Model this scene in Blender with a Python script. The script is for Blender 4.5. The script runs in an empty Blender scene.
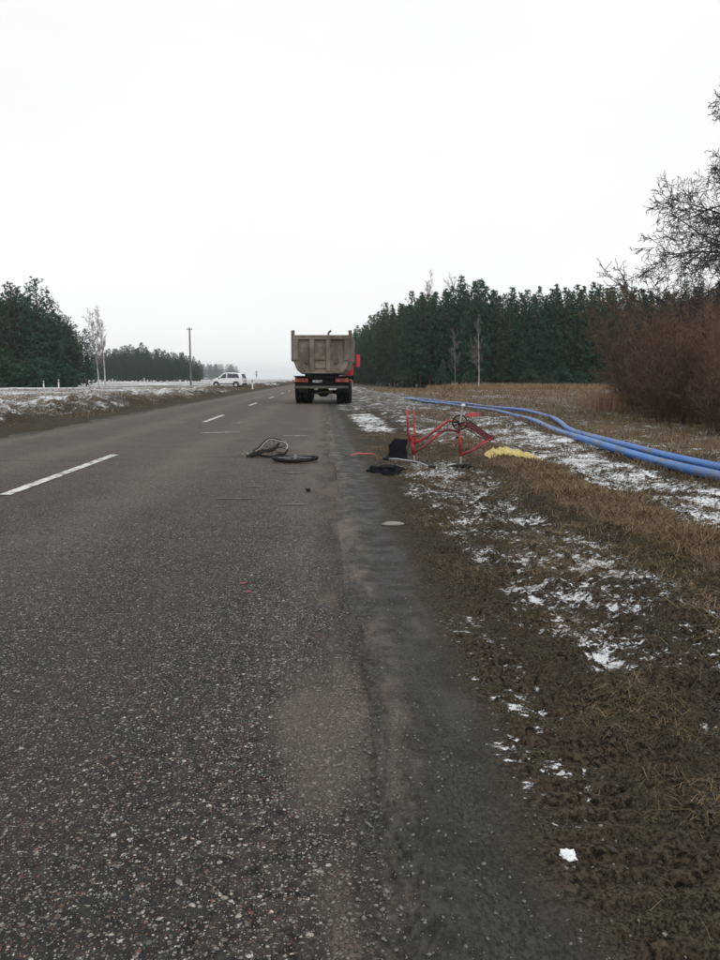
import bpy, bmesh, math, random
import numpy as np
from mathutils import Vector, Matrix
R = math.radians
random.seed(7)
scene = bpy.context.scene
col = scene.collection

# ------------------------------------------------------------------ camera
CAM_H = 1.1
cam_d = bpy.data.cameras.new('camera')
cam_d.sensor_fit = 'VERTICAL'
cam_d.sensor_height = 36.0
cam_d.lens = 30.0
cam_d.clip_start = 0.05
cam_d.clip_end = 9000.0
cam = bpy.data.objects.new('camera', cam_d)
col.objects.link(cam)
cam.location = (0, 0, CAM_H)
cam.rotation_euler = (R(90) - math.atan(101 / 800), 0, -math.atan(38 / 800))
scene.camera = cam

# ------------------------------------------------------------------ overcast sky
SUN_EL, SUN_ROT = R(38), R(150)
world = bpy.data.worlds.new('World')
scene.world = world
world.use_nodes = True
wn, wl = world.node_tree.nodes, world.node_tree.links
wn.clear()
w_out = wn.new('ShaderNodeOutputWorld')
w_bg = wn.new('ShaderNodeBackground')
w_bg.inputs['Strength'].default_value = 0.114
w_sky = wn.new('ShaderNodeTexSky')
w_sky.sky_type = 'NISHITA'
w_sky.sun_disc = False
w_sky.sun_elevation = SUN_EL
w_sky.sun_rotation = SUN_ROT
w_hs = wn.new('ShaderNodeHueSaturation')
w_hs.inputs['Saturation'].default_value = 0.12
wl.new(w_sky.outputs[0], w_hs.inputs['Color'])
w_tc = wn.new('ShaderNodeTexCoord')
w_map = wn.new('ShaderNodeMapping')
w_map.inputs['Scale'].default_value = (1.0, 1.0, 2.6)
wl.new(w_tc.outputs['Generated'], w_map.inputs['Vector'])
w_nz = wn.new('ShaderNodeTexNoise')
w_nz.inputs['Scale'].default_value = 2.2
w_nz.inputs['Detail'].default_value = 4.0
wl.new(w_map.outputs[0], w_nz.inputs['Vector'])
w_cl = wn.new('ShaderNodeMix')
w_cl.data_type = 'RGBA'
w_cl.inputs['A'].default_value = (8.35, 8.48, 8.52, 1)
w_cl.inputs['B'].default_value = (8.85, 9.08, 9.12, 1)
w_mr = wn.new('ShaderNodeMapRange')
w_mr.inputs[1].default_value = 0.36
w_mr.inputs[2].default_value = 0.64
wl.new(w_nz.outputs['Fac'], w_mr.inputs[0])
wl.new(w_mr.outputs[0], w_cl.inputs['Factor'])
w_mx = wn.new('ShaderNodeMix')
w_mx.data_type = 'RGBA'
w_mx.inputs['Factor'].default_value = 0.92       # the cloud sheet hides nearly all the blue
wl.new(w_hs.outputs[0], w_mx.inputs['A'])
wl.new(w_cl.outputs['Result'], w_mx.inputs['B'])
wl.new(w_mx.outputs['Result'], w_bg.inputs['Color'])
wl.new(w_bg.outputs[0], w_out.inputs['Surface'])

sun_d = bpy.data.lights.new('sun', 'SUN')
sun_d.energy = 1.1
sun_d.angle = R(70)
sun_d.color = (1.0, 0.98, 0.95)
sun = bpy.data.objects.new('sun', sun_d)
col.objects.link(sun)
sun.rotation_euler = (R(90) - SUN_EL, 0, R(180) - SUN_ROT)

vs = scene.view_settings
vs.view_transform = 'Standard'
vs.look = 'None'
vs.exposure = 0.08
vs.gamma = 1.0
vs.use_curve_mapping = False

# ------------------------------------------------------------------ numpy noise
def _hash(ix, iy, seed):
    h = (ix.astype(np.int64) * 374761393 + iy.astype(np.int64) * 668265263 + seed * 1442695041) & 0xFFFFFFFF
    h = ((h ^ (h >> 13)) * 1274126177) & 0xFFFFFFFF
    return ((h ^ (h >> 16)) & 0xFFFF) / 65535.0

def vnoise(x, y, seed=0):
    x = np.asarray(x, float); y = np.asarray(y, float)
    ix, iy = np.floor(x), np.floor(y)
    fx, fy = x - ix, y - iy
    u = fx * fx * fx * (fx * (fx * 6 - 15) + 10); v = fy * fy * fy * (fy * (fy * 6 - 15) + 10)
    a = _hash(ix, iy, seed); b = _hash(ix + 1, iy, seed)
    c = _hash(ix, iy + 1, seed); d = _hash(ix + 1, iy + 1, seed)
    return (a + (b - a) * u) * (1 - v) + (c + (d - c) * u) * v - 0.5

def fbm(x, y, seed=0, octaves=3, gain=0.5):
    t = 0.0; a = 1.0
    for k in range(octaves):
        t = t + a * vnoise(x * (2.03 ** k) + 17.3 * k, y * (2.03 ** k) - 9.1 * k, seed + k * 31)
        a *= gain
    return t

def sst(a, b, x):
    t = np.clip((np.asarray(x, float) - a) / (b - a), 0, 1)
    return t * t * (3 - 2 * t)

def bump(x, a, b, soft):
    return sst(a - soft, a + soft, x) * (1 - sst(b - soft, b + soft, x))

PX = np.array([-3000., -60, -14., -11, -9.5, -8.3, -7.4, -6.7, -6.25, -6.0, -5.6, -0.15, 0.05, 0.14, 0.24, 0.4, 0.6, 0.8, 1.2, 1.8, 2.15, 2.5, 2.85, 3.3, 4.1, 5.0, 9, 3000.])
PZ = np.array([0.0, 0.0, 0.04, 0.10, 0.16, 0.22, 0.16, 0.07, 0.0, -0.02, -0.07, -0.07, -0.03, -0.004, 0.006, -0.012, -0.002, -0.014, -0.03, -0.03, 0.01, 0.05, 0.0, -0.07, -0.05, 0.0, 0.0, 0.0])

def ground_z(X, Y, fine=True):
    X = np.asarray(X, float); Y = np.asarray(Y, float)
    D = np.maximum(Y, 1.0)
    z = np.interp(X + 0.07 * vnoise(Y * 0.45, X * 0.0, 5) * (np.abs(X) < 1.2), PX, PZ)
    right = sst(0.45, 0.8, X)
    left = sst(6.2, 6.9, -X)
    rough = np.maximum(right, left)
    near = 1 / (1 + (D / 14) ** 2)
    z = z + rough * fbm(X * 1.3, Y * 1.3, 11, 3) * 0.07 * (1 - 0.5 * bump(X, 0.4, 1.3, .3))
    z = z + left * fbm(X * 0.45, Y * 0.35, 23, 3) * 0.42 * bump(-X, 7.0, 14.0, 1.2)
    z = z + left * np.maximum(fbm(X * 2.3, Y * 1.6, 29, 3), -.1) * 0.28 * bump(-X, 6.9, 16.0, 0.6)
    z = z + bump(-X, 5.75, 6.5, 0.15) * fbm(X * 3, Y * 0.9, 59, 3) * 0.07
    z = z + sst(25, 120, np.abs(X)) * fbm(X * 0.02, Y * 0.02, 41, 2) * 0.8
    z = z + sst(0.28, 0.5, X) * (0.6 + 0.4 * rough) * fbm(X * 7, Y * 7, 51, 3) * 0.034 * (0.12 * (1 - sst(2.5, 5, Y)) + 0.88 * sst(.55, .9, X))
    z = z + bump(X, -0.02, 0.34, 0.10) * (fbm(X * 7, Y * 0.6, 57, 2, 0.4) * 0.026)
    if fine:
        cl = fbm(X * 22, Y * 22, 71, 3)
        band = bump(X, 0.57, 0.85, 0.03) * (1 - sst(3.2, 4.5, Y))
        z = z + right * near * (1 - .8 * band) * np.maximum(cl, -0.25) * 0.060
        z = z + right * near * np.maximum(vnoise(X * 34, Y * 34, 97), 0) * 0.022 * sst(-0.1, 0.2, vnoise(X * 1.7, Y * 1.7, 3))
        # tyre lug prints pressed in the mud beside the smooth strip
        ph = Y / 0.085 + 2.2 * np.abs(X - 0.70)
        lug = np.where((ph % 1.0) < 0.45, -1.0, 0.0)
        z = z + lug * 0.020 * bump(X, 0.58, 0.84, 0.03) * (1 - sst(3.0, 5.0, Y)) * (vnoise(X * 5, Y * 2.5, 8) > -0.2)
        ph3 = Y / 0.05 + 3.0 * np.abs(X - 0.21)
        z = z + np.where((ph3 % 1.0) < 0.5, -1.0, 0.0) * 0.005 * bump(X, 0.12, 0.29, 0.03) * (1 - sst(2.5, 4.0, Y)) * (vnoise(X * 5, Y * 1.2, 28) > -0.25)
        ph2 = Y / 0.06 + 4.0 * np.abs(X - 1.45)
        lug2 = np.where((ph2 % 1.0) < 0.4, -1.0, 0.0)
        z = z + lug2 * 0.008 * bump(X, 1.32, 1.58, 0.04) * (1 - sst(3.5, 6, Y)) * (vnoise(X * 4, Y * 2.0, 18) > -0.1)
    return z

def gz(x, y):
    return float(ground_z(np.array([x]), np.array([y]))[0])

def snow_cover(X, Y):
    X = np.asarray(X, float); Y = np.asarray(Y, float)
    c = np.zeros_like(X)
    def add(m, w):
        nonlocal c
        c = np.maximum(c, m * w)
    skew = X + (Y - 6) * 0.02
    add(bump(skew, 0.82, 2.0, 0.22) * bump(Y, 2.9, 11.5, 0.5), 0.462)
    add(bump(X, 1.6, 2.7, 0.3) * bump(Y, 2.6, 8.0, 0.6), 0.415)
    add(bump(X, 1.0, 2.2, 0.2) * bump(Y, 7.0, 11.5, 0.8), 0.50)
    add(bump(X, 1.2, 3.2, 0.3) * bump(Y, 1.2, 3.0, 0.3), 0.405)
    add(bump(X, 0.5, 0.85, 0.08) * bump(Y, 1.9, 3.6, 0.3), 0.40)
    add(bump(X, 2.85, 4.25, 0.25) * bump(Y, 4.5, 14.5, 1.2), 0.545)
    add(bump(X, 0.75, 1.75, 0.25) * bump(Y, 16.5, 27, 2.5), 0.60)
    add(bump(X, 1.6, 6.0, 0.5) * bump(Y, 11.5, 30, 2.5), 0.46)
    add(bump(X, 2.6, 5.0, 0.5) * bump(Y, 11.5, 20, 2), 0.55)
    add(bump(X, 0.4, 6, 0.5) * bump(Y, 26, 130, 6), 0.47)
    add(sst(4.6, 5.5, X) * sst(2, 4, Y), 0.39)
    add(sst(8.0, 9.0, -X) * np.ones_like(Y), 0.53)
    add(sst(12, 20, -X) * sst(30, 60, Y), 0.54)
    add(sst(6.6, 7.3, -X) * np.ones_like(Y), 0.44)
    c = c * (1 - bump(X, 1.95, 2.75, 0.18) * bump(Y, 2.6, 12.5, 0.8) * 0.55)
    s = c + 0.10 * fbm(X * 0.9, Y * 0.9, 131, 2) + 0.20 * fbm(X * 3.6, Y * 3.6, 137, 2)
    far = sst(25, 70, np.abs(Y))
    s = s + 0.20 * far * fbm(X * 0.12, Y * 0.05, 149, 2)
    hollow = -fbm(X * 22, Y * 22, 71, 2) * 0.16 - fbm(X * 7, Y * 7, 51, 2) * 0.20
    s = s + hollow * (np.abs(Y) < 30)
    return np.where(c < 0.02, 0.0, np.clip(s, 0, 1))

def grass_amount(X, Y):
    X = np.asarray(X, float); Y = np.asarray(Y, float)
    wob = 0.25 * vnoise(Y * 0.7, X * 0.3, 61)
    g = bump(X + wob, 2.15, 2.75, 0.18) * bump(Y, 4.2, 12.5, 0.6)
    g = np.maximum(g, 0.5 * bump(X + wob, 2.3, 3.4, 0.3) * bump(Y, 2.0, 5.2, 0.5))
    g = np.maximum(g, 0.9 * sst(4.9, 6.0, X + wob))
    g = np.maximum(g, 0.55 * sst(7.2, 8.2, -X + wob))
    g = np.maximum(g, 0.5 * bump(X, 1.9, 5, .4) * sst(11, 14, Y))
    g = np.maximum(g, 0.22 * sst(0.75, 1.3, X))
    return g

# ------------------------------------------------------------------ materials
MATS = {}
class NB:
    def __init__(s, name):
        s.m = bpy.data.materials.new(name); s.m.use_nodes = True
        s.t = s.m.node_tree; s.n = s.t.nodes; s.l = s.t.links
        s.b = s.n['Principled BSDF']
        MATS[name] = s.m
    def node(s, typ, **kw):
        n = s.n.new(typ)
        for k, v in kw.items(): setattr(n, k, v)
        return n
    def put(s, sock, v):
        if hasattr(v, 'is_output') or isinstance(v, bpy.types.NodeSocket): s.l.new(v, sock)
        elif isinstance(v, tuple) and len(v) == 3 and sock.type == 'RGBA': sock.default_value = (*v, 1)
        else: sock.default_value = v
    def math(s, op, a, b=0.0, c=None, clamp=False):
        n = s.node('ShaderNodeMath', operation=op, use_clamp=clamp)
        s.put(n.inputs[0], a); s.put(n.inputs[1], b)
        if c is not None: s.put(n.inputs[2], c)
        return n.outputs[0]
    def mix(s, f, a, b, mode='MIX'):
        n = s.node('ShaderNodeMix', data_type='RGBA', blend_type=mode)
        s.put(n.inputs['Factor'], f); s.put(n.inputs['A'], a); s.put(n.inputs['B'], b)
        return n.outputs['Result']
    def ramp(s, v, a, b, lo=0.0, hi=1.0, smooth=True):
        n = s.node('ShaderNodeMapRange', interpolation_type='SMOOTHSTEP' if smooth else 'LINEAR')
        s.put(n.inputs[0], v)
        for i, q in enumerate((a, b, lo, hi)): s.put(n.inputs[i + 1], q)
        return n.outputs[0]
    def coords(s, scale=(1, 1, 1), kind='Object'):
        tc = s.node('ShaderNodeTexCoord'); mp = s.node('ShaderNodeMapping')
        mp.inputs['Scale'].default_value = scale
        s.l.new(tc.outputs[kind], mp.inputs['Vector'])
        return mp.outputs[0]
    def noise(s, vec, scale, detail=3.0, rough=0.55, out='Fac'):
        n = s.node('ShaderNodeTexNoise')
        s.l.new(vec, n.inputs['Vector'])
        n.inputs['Scale'].default_value = scale; n.inputs['Detail'].default_value = detail; n.inputs['Roughness'].default_value = rough
        return n.outputs[out]
    def attr(s, name):
        n = s.node('ShaderNodeAttribute', attribute_name=name)
        return n.outputs['Fac']
    def bumpn(s, h, strength, dist):
        n = s.node('ShaderNodeBump')
        n.inputs['Strength'].default_value = strength; n.inputs['Distance'].default_value = dist
        s.put(n.inputs['Height'], h); s.l.new(n.outputs[0], s.b.inputs['Normal'])

def simple(name, c, rough=0.6, metal=0.0, var=0.25, scale=6.0, dirt=None, dirt_amt=0.4, bump=0.0, spec=0.5, coat=0.0):
    k = NB(name)
    v = k.coords()
    n1 = k.noise(v, scale, 4.0)
    dark = tuple(x * (1 - var) for x in c); lite = tuple(min(1, x * (1 + var)) for x in c)
    cc = k.mix(n1, dark, lite)
    if dirt:
        n2 = k.noise(v, scale * 0.45, 6.0, 0.65)
        cc = k.mix(k.ramp(n2, 0.62 - dirt_amt * 0.4, 0.72 - dirt_amt * 0.2), cc, dirt)
    k.put(k.b.inputs['Base Color'], cc)
    k.b.inputs['Metallic'].default_value = metal
    k.put(k.b.inputs['Roughness'], k.ramp(n1, 0.2, 0.8, max(0.03, rough - 0.1), min(1, rough + 0.1)))
    k.b.inputs['Specular IOR Level'].default_value = spec
    k.b.inputs['Coat Weight'].default_value = coat
    if bump: k.bumpn(k.noise(v, scale * 6, 5.0), 0.5, bump)
    return k.m

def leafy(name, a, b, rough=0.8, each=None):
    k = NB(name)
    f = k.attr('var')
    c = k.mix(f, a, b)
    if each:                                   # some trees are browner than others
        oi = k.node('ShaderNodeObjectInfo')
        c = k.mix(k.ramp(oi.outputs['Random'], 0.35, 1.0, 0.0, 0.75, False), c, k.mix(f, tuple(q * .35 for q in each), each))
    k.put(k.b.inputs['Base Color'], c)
    k.b.inputs['Roughness'].default_value = rough
    k.b.inputs['Specular IOR Level'].default_value = 0.25
    return k.m

def shoulder_colour(k, v):
    """trodden grit and mud where road and verge meet; the same pattern on both sheets"""
    grit = k.noise(v, 120, 4.0, 0.7); mid = k.noise(k.coords((1.0, 0.6, 1)), 48, 6.0, 0.75)
    band = k.noise(k.coords((1.0, 0.22, 1)), 4.5, 6.0, 0.65)
    dusty = k.mix(k.ramp(grit, 0.34, 0.66), (0.040, 0.032, 0.025), (0.165, 0.134, 0.106))
    dark = k.mix(k.ramp(mid, 0.35, 0.65), (0.017, 0.0155, 0.014), (0.066, 0.060, 0.053))
    return k.mix(k.ramp(band, 0.44, 0.60), dark, dusty), grit, mid

# asphalt: dark binder, exposed chippings, dust carried in from the shoulder
def make_asphalt():
    k = NB('asphalt')
    v = k.coords()
    sx = k.node('ShaderNodeSeparateXYZ'); k.l.new(v, sx.inputs[0])
    X, Y = sx.outputs[0], sx.outputs[1]
    wv = k.node('ShaderNodeVectorMath', operation='ADD')
    k.l.new(v, wv.inputs[0])
    nv = k.node('ShaderNodeVectorMath', operation='SCALE'); nv.inputs['Scale'].default_value = 0.012
    k.l.new(k.noise(v, 60, 2.0, out='Color'), nv.inputs[0]); k.l.new(nv.outputs[0], wv.inputs[1])
    big = k.noise(k.coords((1.0, 0.10, 1)), 1.1, 4.0, 0.6)
    patch = k.noise(v, 1.7, 5.0, 0.6)
    height = None
    mott = k.noise(v, 24.0, 5.0, 0.7)
    c = k.mix(k.ramp(mott, 0.32, 0.68), (0.006, 0.006, 0.0062), (0.040, 0.036, 0.0325))
    for scale, thr, rad in ((48, 0.66, 0.43), (78, 0.48, 0.46), (120, 0.40, 0.48), (200, 0.45, 0.48)):
        vo = k.node('ShaderNodeTexVoronoi', feature='F1'); vo.inputs['Scale'].default_value = scale
        k.l.new(wv.outputs[0], vo.inputs['Vector'])
        sc = k.node('ShaderNodeSeparateColor'); k.l.new(vo.outputs['Color'], sc.inputs[0])
        pick = k.ramp(k.math('ADD', sc.outputs[0], k.math('MULTIPLY', k.math('SUBTRACT', patch, 0.5), 0.35)), thr, thr + 0.05)
        shape = k.ramp(vo.outputs['Distance'], rad * 0.7, rad, 1.0, 0.0)
        m = k.math('MULTIPLY', pick, shape)
        cr = k.node('ShaderNodeValToRGB'); e = cr.color_ramp.elements
        e[0].position = 0.0; e[0].color = (0.03, 0.032, 0.036, 1)
        e[1].position = 1.0; e[1].color = (0.56, 0.53, 0.48, 1)
        for p, q in ((0.22, (0.020, 0.022, 0.028, 1)), (0.36, (0.060, 0.056, 0.050, 1)), (0.44, (0.17, 0.070, 0.050, 1)), (0.52, (0.085, 0.082, 0.074, 1)), (0.68, (0.14, 0.13, 0.112, 1)), (0.82, (0.22, 0.205, 0.18, 1)), (0.93, (0.37, 0.345, 0.30, 1))):
            q_ = e.new(p); q_.color = q
        k.l.new(sc.outputs[1], cr.inputs[0])
        c = k.mix(m, c, cr.outputs[0])
        height = m if height is None else k.math('MAXIMUM', height, m)
    # long pale wheel paths where the surface is polished
    wp = k.ramp(big, 0.42, 0.68, 0.0, 0.22)
    c = k.mix(wp, c, (0.070, 0.060, 0.052))
    # mud tracked along the wheel paths; far road's grazing-angle sheen painted into the colour
    wobx = k.math('MULTIPLY', k.math('SUBTRACT', k.noise(k.coords((1, 0.4, 1)), 1.3, 5.0, 0.6), 0.5), 1.3)
    xw = k.math('ADD', X, wobx)
    tracked = None
    for xc, wd in ((-0.15, 0.30), (-1.85, 0.62), (-3.9, 0.5), (-5.6, 0.6)):
        q = k.ramp(k.math('ABSOLUTE', k.math('SUBTRACT', xw, xc)), 0.0, wd, 1.0, 0.0)
        tracked = q if tracked is None else k.math('MAXIMUM', tracked, q)
    tracked = k.math('MULTIPLY', tracked, k.ramp(mott, 0.3, 0.62))
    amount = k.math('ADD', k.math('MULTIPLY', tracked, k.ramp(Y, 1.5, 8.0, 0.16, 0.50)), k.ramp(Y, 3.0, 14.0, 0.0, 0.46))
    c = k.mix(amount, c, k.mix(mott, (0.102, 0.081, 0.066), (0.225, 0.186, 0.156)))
    # dust along the edge
    dn = k.noise(k.coords((1, 0.35, 1)), 3.4, 6.0, 0.65)
    edge = k.math('ADD', k.ramp(X, -0.30, 0.20), k.math('MULTIPLY', k.math('SUBTRACT', dn, 0.5), 1.7))
    edge = k.math('MAXIMUM', k.math('MULTIPLY', k.ramp(edge, 0.42, 0.95), 0.82), k.ramp(X, 0.08, 0.16))
    px_ = k.math('DIVIDE', k.math('SUBTRACT', X, -0.01), 0.17); py_ = k.math('DIVIDE', k.math('SUBTRACT', Y, 2.45), 0.62)
    pd = k.math('ADD', k.math('ADD', k.math('MULTIPLY', px_, px_), k.math('MULTIPLY', py_, py_)), k.math('MULTIPLY', k.math('SUBTRACT', patch, 0.5), 2.4))
    edge = k.math('MAXIMUM', edge, k.ramp(pd, 0.2, 1.3, 0.72, 0.0))
    dustc, grit, smid = shoulder_colour(k, v)
    dustc = k.mix(k.ramp(pd, 0.2, 1.3, 0.8, 0.0), dustc, k.mix(k.ramp(grit, 0.34, 0.66), (0.060, 0.049, 0.039), (0.190, 0.158, 0.127)))
    c = k.mix(edge, c, dustc)
    ledge = k.math('ADD', k.ramp(X, -6.2, -5.2, 1.0, 0.0), k.math('MULTIPLY', k.math('SUBTRACT', dn, 0.5), 1.2))
    c = k.mix(k.math('MULTIPLY', k.ramp(ledge, 0.35, 1.0), 0.8), c, dustc)
    film = k.ramp(k.noise(k.coords((1, 0.25, 1)), 0.9, 6.0, 0.6), 0.45, 0.75, 0.0, 0.28)
    c = k.mix(film, c, (0.074, 0.062, 0.052))
    # cracks across the road
    wob = k.math('MULTIPLY', k.math('SUBTRACT', k.noise(k.coords((1, 0, 1)), 1.6, 6.0, 0.65), 0.5), 0.55)
    for y0, x0, x1 in ((11.05, -4.6, -2.4), (11.35, -1.9, -0.2), (9.6, -0.9, 0.1), (27.0, -6, 0)):
        d = k.math('ABSOLUTE', k.math('SUBTRACT', k.math('SUBTRACT', Y, y0), wob))
        on = k.math('MULTIPLY', k.ramp(X, x0, x0 + 0.3), k.ramp(X, x1 - 0.3, x1, 1.0, 0.0))
        c = k.mix(k.math('MULTIPLY', k.ramp(d, 0.012, 0.035, 0.75, 0.0), on), c, (0.02, 0.018, 0.016))
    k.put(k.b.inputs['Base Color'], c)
    k.put(k.b.inputs['Roughness'], k.math('ADD', k.ramp(patch, 0.3, 0.7, 0.66, 0.8), k.math('MULTIPLY', edge, 0.15)))
    k.b.inputs['Specular IOR Level'].default_value = 0.10
    hh = k.math('ADD', k.math('MULTIPLY', height, k.math('SUBTRACT', 1.0, edge)), k.math('MULTIPLY', grit, 0.4))
    k.bumpn(hh, 1.0, 0.005)
make_asphalt()

def make_ground():
    k = NB('ground_earth')
    v = k.coords()
    snow, grass, smooth = k.attr('snow'), k.attr('grass'), k.attr('smooth')
    n1 = k.noise(v, 5.0, 6.0, 0.6); n2 = k.noise(v, 38.0, 5.0, 0.65); n3 = k.noise(v, 130.0, 3.0, 0.6)
    sx = k.node('ShaderNodeSeparateXYZ'); k.l.new(v, sx.inputs[0])
    n4 = k.noise(v, 64.0, 4.0, 0.7)
    mud = k.mix(k.ramp(n4, 0.36, 0.66), (0.008, 0.0064, 0.0048), (0.094, 0.070, 0.048))
    mud = k.mix(k.ramp(n1, 0.42, 0.62), mud, k.mix(k.ramp(n3, 0.35, 0.65), (0.014, 0.012, 0.0085), (0.090, 0.074, 0.049)))
    ns = k.noise(k.coords((1.0, 0.6, 1)), 95.0, 5.0, 0.75); nf = k.noise(v, 330.0, 3.0, 0.7)
    wet = k.mix(k.ramp(ns, 0.34, 0.66), (0.013, 0.0124, 0.0112), (0.058, 0.053, 0.046))
    wet = k.mix(k.ramp(nf, 0.56, 0.70, 0, .55), wet, (0.105, 0.094, 0.080))
    wet = k.mix(k.ramp(n1, 0.45, 0.65, 0, .6), wet, k.mix(n3, (0.012, 0.0115, 0.010), (0.036, 0.033, 0.029)))
    wet = k.mix(k.ramp(k.noise(k.coords((1, .3, 1)), 3.0, 5.0, .65), 0.52, 0.72), wet, (0.075, 0.066, 0.055))
    sh, grit, smid = shoulder_colour(k, v)
    wet = k.mix(k.ramp(k.math('ADD', sx.outputs[0], k.math('MULTIPLY', k.math('SUBTRACT', n1, 0.5), 0.25)), 0.20, 0.30, 1.0, 0.0), wet, sh)
    turf = k.mix(k.ramp(n2, 0.3, 0.7), (0.034, 0.024, 0.016), (0.185, 0.132, 0.083))
    turf = k.mix(k.ramp(n1, 0.4, 0.7, 0, .6), turf, (0.085, 0.075, 0.045))
    c = k.mix(smooth, mud, wet)
    c = k.mix(k.ramp(k.math('ADD', grass, k.math('MULTIPLY', k.math('SUBTRACT', n1, 0.5), 0.9)), 0.3, 0.75), c, turf)
    fl = k.noise(k.coords((0.6, 1.1, 1)), 23.0, 8.0, 0.76); fl2 = k.noise(k.coords((0.5, 1.1, 1)), 60.0, 5.0, 0.72)
    sv = k.math('ADD', snow, k.math('MULTIPLY', k.math('SUBTRACT', fl, 0.5), 1.5))
    sv = k.math('ADD', sv, k.math('MULTIPLY', k.math('SUBTRACT', fl2, 0.5), 0.85))
    sm = k.ramp(sv, 0.52, 0.60)
    sc = k.mix(n2, (0.66, 0.68, 0.70), (0.86, 0.87, 0.88))
    c = k.mix(sm, c, sc)
    k.put(k.b.inputs['Base Color'], c)
    r = k.math('SUBTRACT', 0.86, k.math('MULTIPLY', smooth, k.ramp(n1, 0.35, 0.65, 0.30, 0.08)))
    k.put(k.b.inputs['Roughness'], r)
    k.put(k.b.inputs['Specular IOR Level'], k.ramp(smooth, 0.0, 1.0, 0.07, 0.13))
    h = k.math('ADD', k.math('MULTIPLY', n4, k.math('SUBTRACT', 1.0, smooth)), k.math('MULTIPLY', n3, k.ramp(smooth, 0.0, 1.0, 0.25, 0.02)))
    h = k.math('ADD', h, k.math('MULTIPLY', k.math('ADD', ns, k.math('MULTIPLY', nf, 0.35)), k.math('MULTIPLY', smooth, k.ramp(sx.outputs[1], 2.5, 6.0, 0.24, 0.04))))
    h = k.math('ADD', h, k.math('MULTIPLY', sm, 0.7))
    k.bumpn(h, 0.9, 0.018)
make_ground()

simple('road_paint', (0.60, 0.59, 0.56), 0.7, var=0.12, scale=18, dirt=(0.16, 0.15, 0.135), dirt_amt=0.45)
simple('chalk', (0.42, 0.42, 0.42), 0.9, var=0.2, scale=30, dirt=(0.12, 0.115, 0.11), dirt_amt=0.6)
simple('chalk_faint', (0.145, 0.145, 0.15), 0.9, var=0.2, scale=30, dirt=(0.10, 0.093, 0.088), dirt_amt=0.8)
simple('red_smear', (0.24, 0.028, 0.035), 0.6, var=0.3, scale=60)
simple('tub_paint', (0.215, 0.185, 0.148), 0.75, var=0.25, scale=2.2, dirt=(0.105, 0.080, 0.058), dirt_amt=0.6, bump=0.006)
simple('tub_dark', (0.085, 0.072, 0.06), 0.8, var=0.3, scale=3)
simple('chassis', (0.010, 0.0095, 0.011), 0.75, var=0.3, scale=3, dirt=(0.030, 0.025, 0.02), dirt_amt=0.25, spec=0.15)
simple('bumper_steel', (0.10, 0.09, 0.08), 0.6, var=0.3, scale=4, dirt=(0.07, 0.055, 0.04), dirt_amt=0.5)
simple('tyre_rubber', (0.009, 0.009, 0.010), 0.8, var=0.3, scale=5, dirt=(0.026, 0.022, 0.018), dirt_amt=0.25, bump=0.003, spec=0.15)
simple('cab_red', (0.62, 0.022, 0.03), 0.4, var=0.08, scale=2, dirt=(0.25, 0.06, 0.05), dirt_amt=0.1, coat=0.3)
simple('light_red', (0.50, 0.055, 0.022), 0.35, var=0.15, scale=9)
simple('light_amber', (0.55, 0.16, 0.03), 0.35, var=0.15, scale=9)
simple('plate', (0.42, 0.43, 0.44), 0.5, var=0.15, scale=9, dirt=(0.09, 0.08, 0.07), dirt_amt=0.6)
simple('glass_dark', (0.025, 0.03, 0.033), 0.12, var=0.1, scale=2, spec=0.7)
simple('van_white', (0.72, 0.73, 0.74), 0.35, var=0.04, scale=2, dirt=(0.40, 0.38, 0.35), dirt_amt=0.15, coat=0.3)
simple('van_trim', (0.03, 0.03, 0.032), 0.6, var=0.2)
simple('alloy', (0.5, 0.5, 0.52), 0.4, metal=0.6, var=0.15)
simple('bike_red', (0.43, 0.018, 0.022), 0.45, var=0.25, scale=9, dirt=(0.075, 0.022, 0.02), dirt_amt=0.55, coat=0.15)
simple('bike_maroon', (0.085, 0.010, 0.014), 0.45, var=0.2, scale=9, dirt=(0.06, 0.02, 0.02), dirt_amt=0.4)
simple('chrome', (0.40, 0.40, 0.40), 0.42, metal=0.75, var=0.15, scale=14)
simple('rim_pink', (0.40, 0.31, 0.29), 0.45, metal=0.3, var=0.15, scale=14)
simple('black_plastic', (0.008, 0.008, 0.009), 0.6, var=0.3, scale=7, spec=0.2)
simple('white_plastic', (0.72, 0.72, 0.70), 0.5, var=0.08, scale=9)
simple('bag_cloth', (0.007, 0.008, 0.011), 0.8, var=0.35, scale=14, bump=0.004, spec=0.12)
simple('faded_red', (0.40, 0.06, 0.05), 0.5, var=0.25, scale=12, dirt=(0.12, 0.05, 0.045), dirt_amt=0.4)
simple('yellow_film', (0.50, 0.40, 0.14), 0.55, var=0.25, scale=16, dirt=(0.36, 0.25, 0.10), dirt_amt=0.35)
simple('pipe_blue', (0.030, 0.150, 0.46), 0.45, var=0.14, scale=2.2, dirt=(0.10, 0.125, 0.17), dirt_amt=0.42)
simple('pale_stone', (0.22, 0.20, 0.18), 0.85, var=0.25, scale=18, bump=0.006)
simple('pebble', (0.17, 0.155, 0.135), 0.85, var=0.6, scale=1.7)
simple('snow_lump', (0.82, 0.83, 0.84), 0.6, var=0.06, scale=30, bump=0.006)
simple('wood_white', (0.62, 0.61, 0.58), 0.7, var=0.12, scale=6)
simple('pole_wood', (0.13, 0.12, 0.11), 0.85, var=0.2, scale=2)
simple('bark_pine', (0.085, 0.055, 0.04), 0.9, var=0.35, scale=2)
simple('bark_dark', (0.040, 0.034, 0.034), 0.9, var=0.3, scale=3)
simple('twig_purple', (0.050, 0.040, 0.048), 0.9, var=0.3, scale=3)
simple('bark_birch', (0.40, 0.38, 0.35), 0.8, var=0.3, scale=3, dirt=(0.06, 0.055, 0.05), dirt_amt=0.3)
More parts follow.
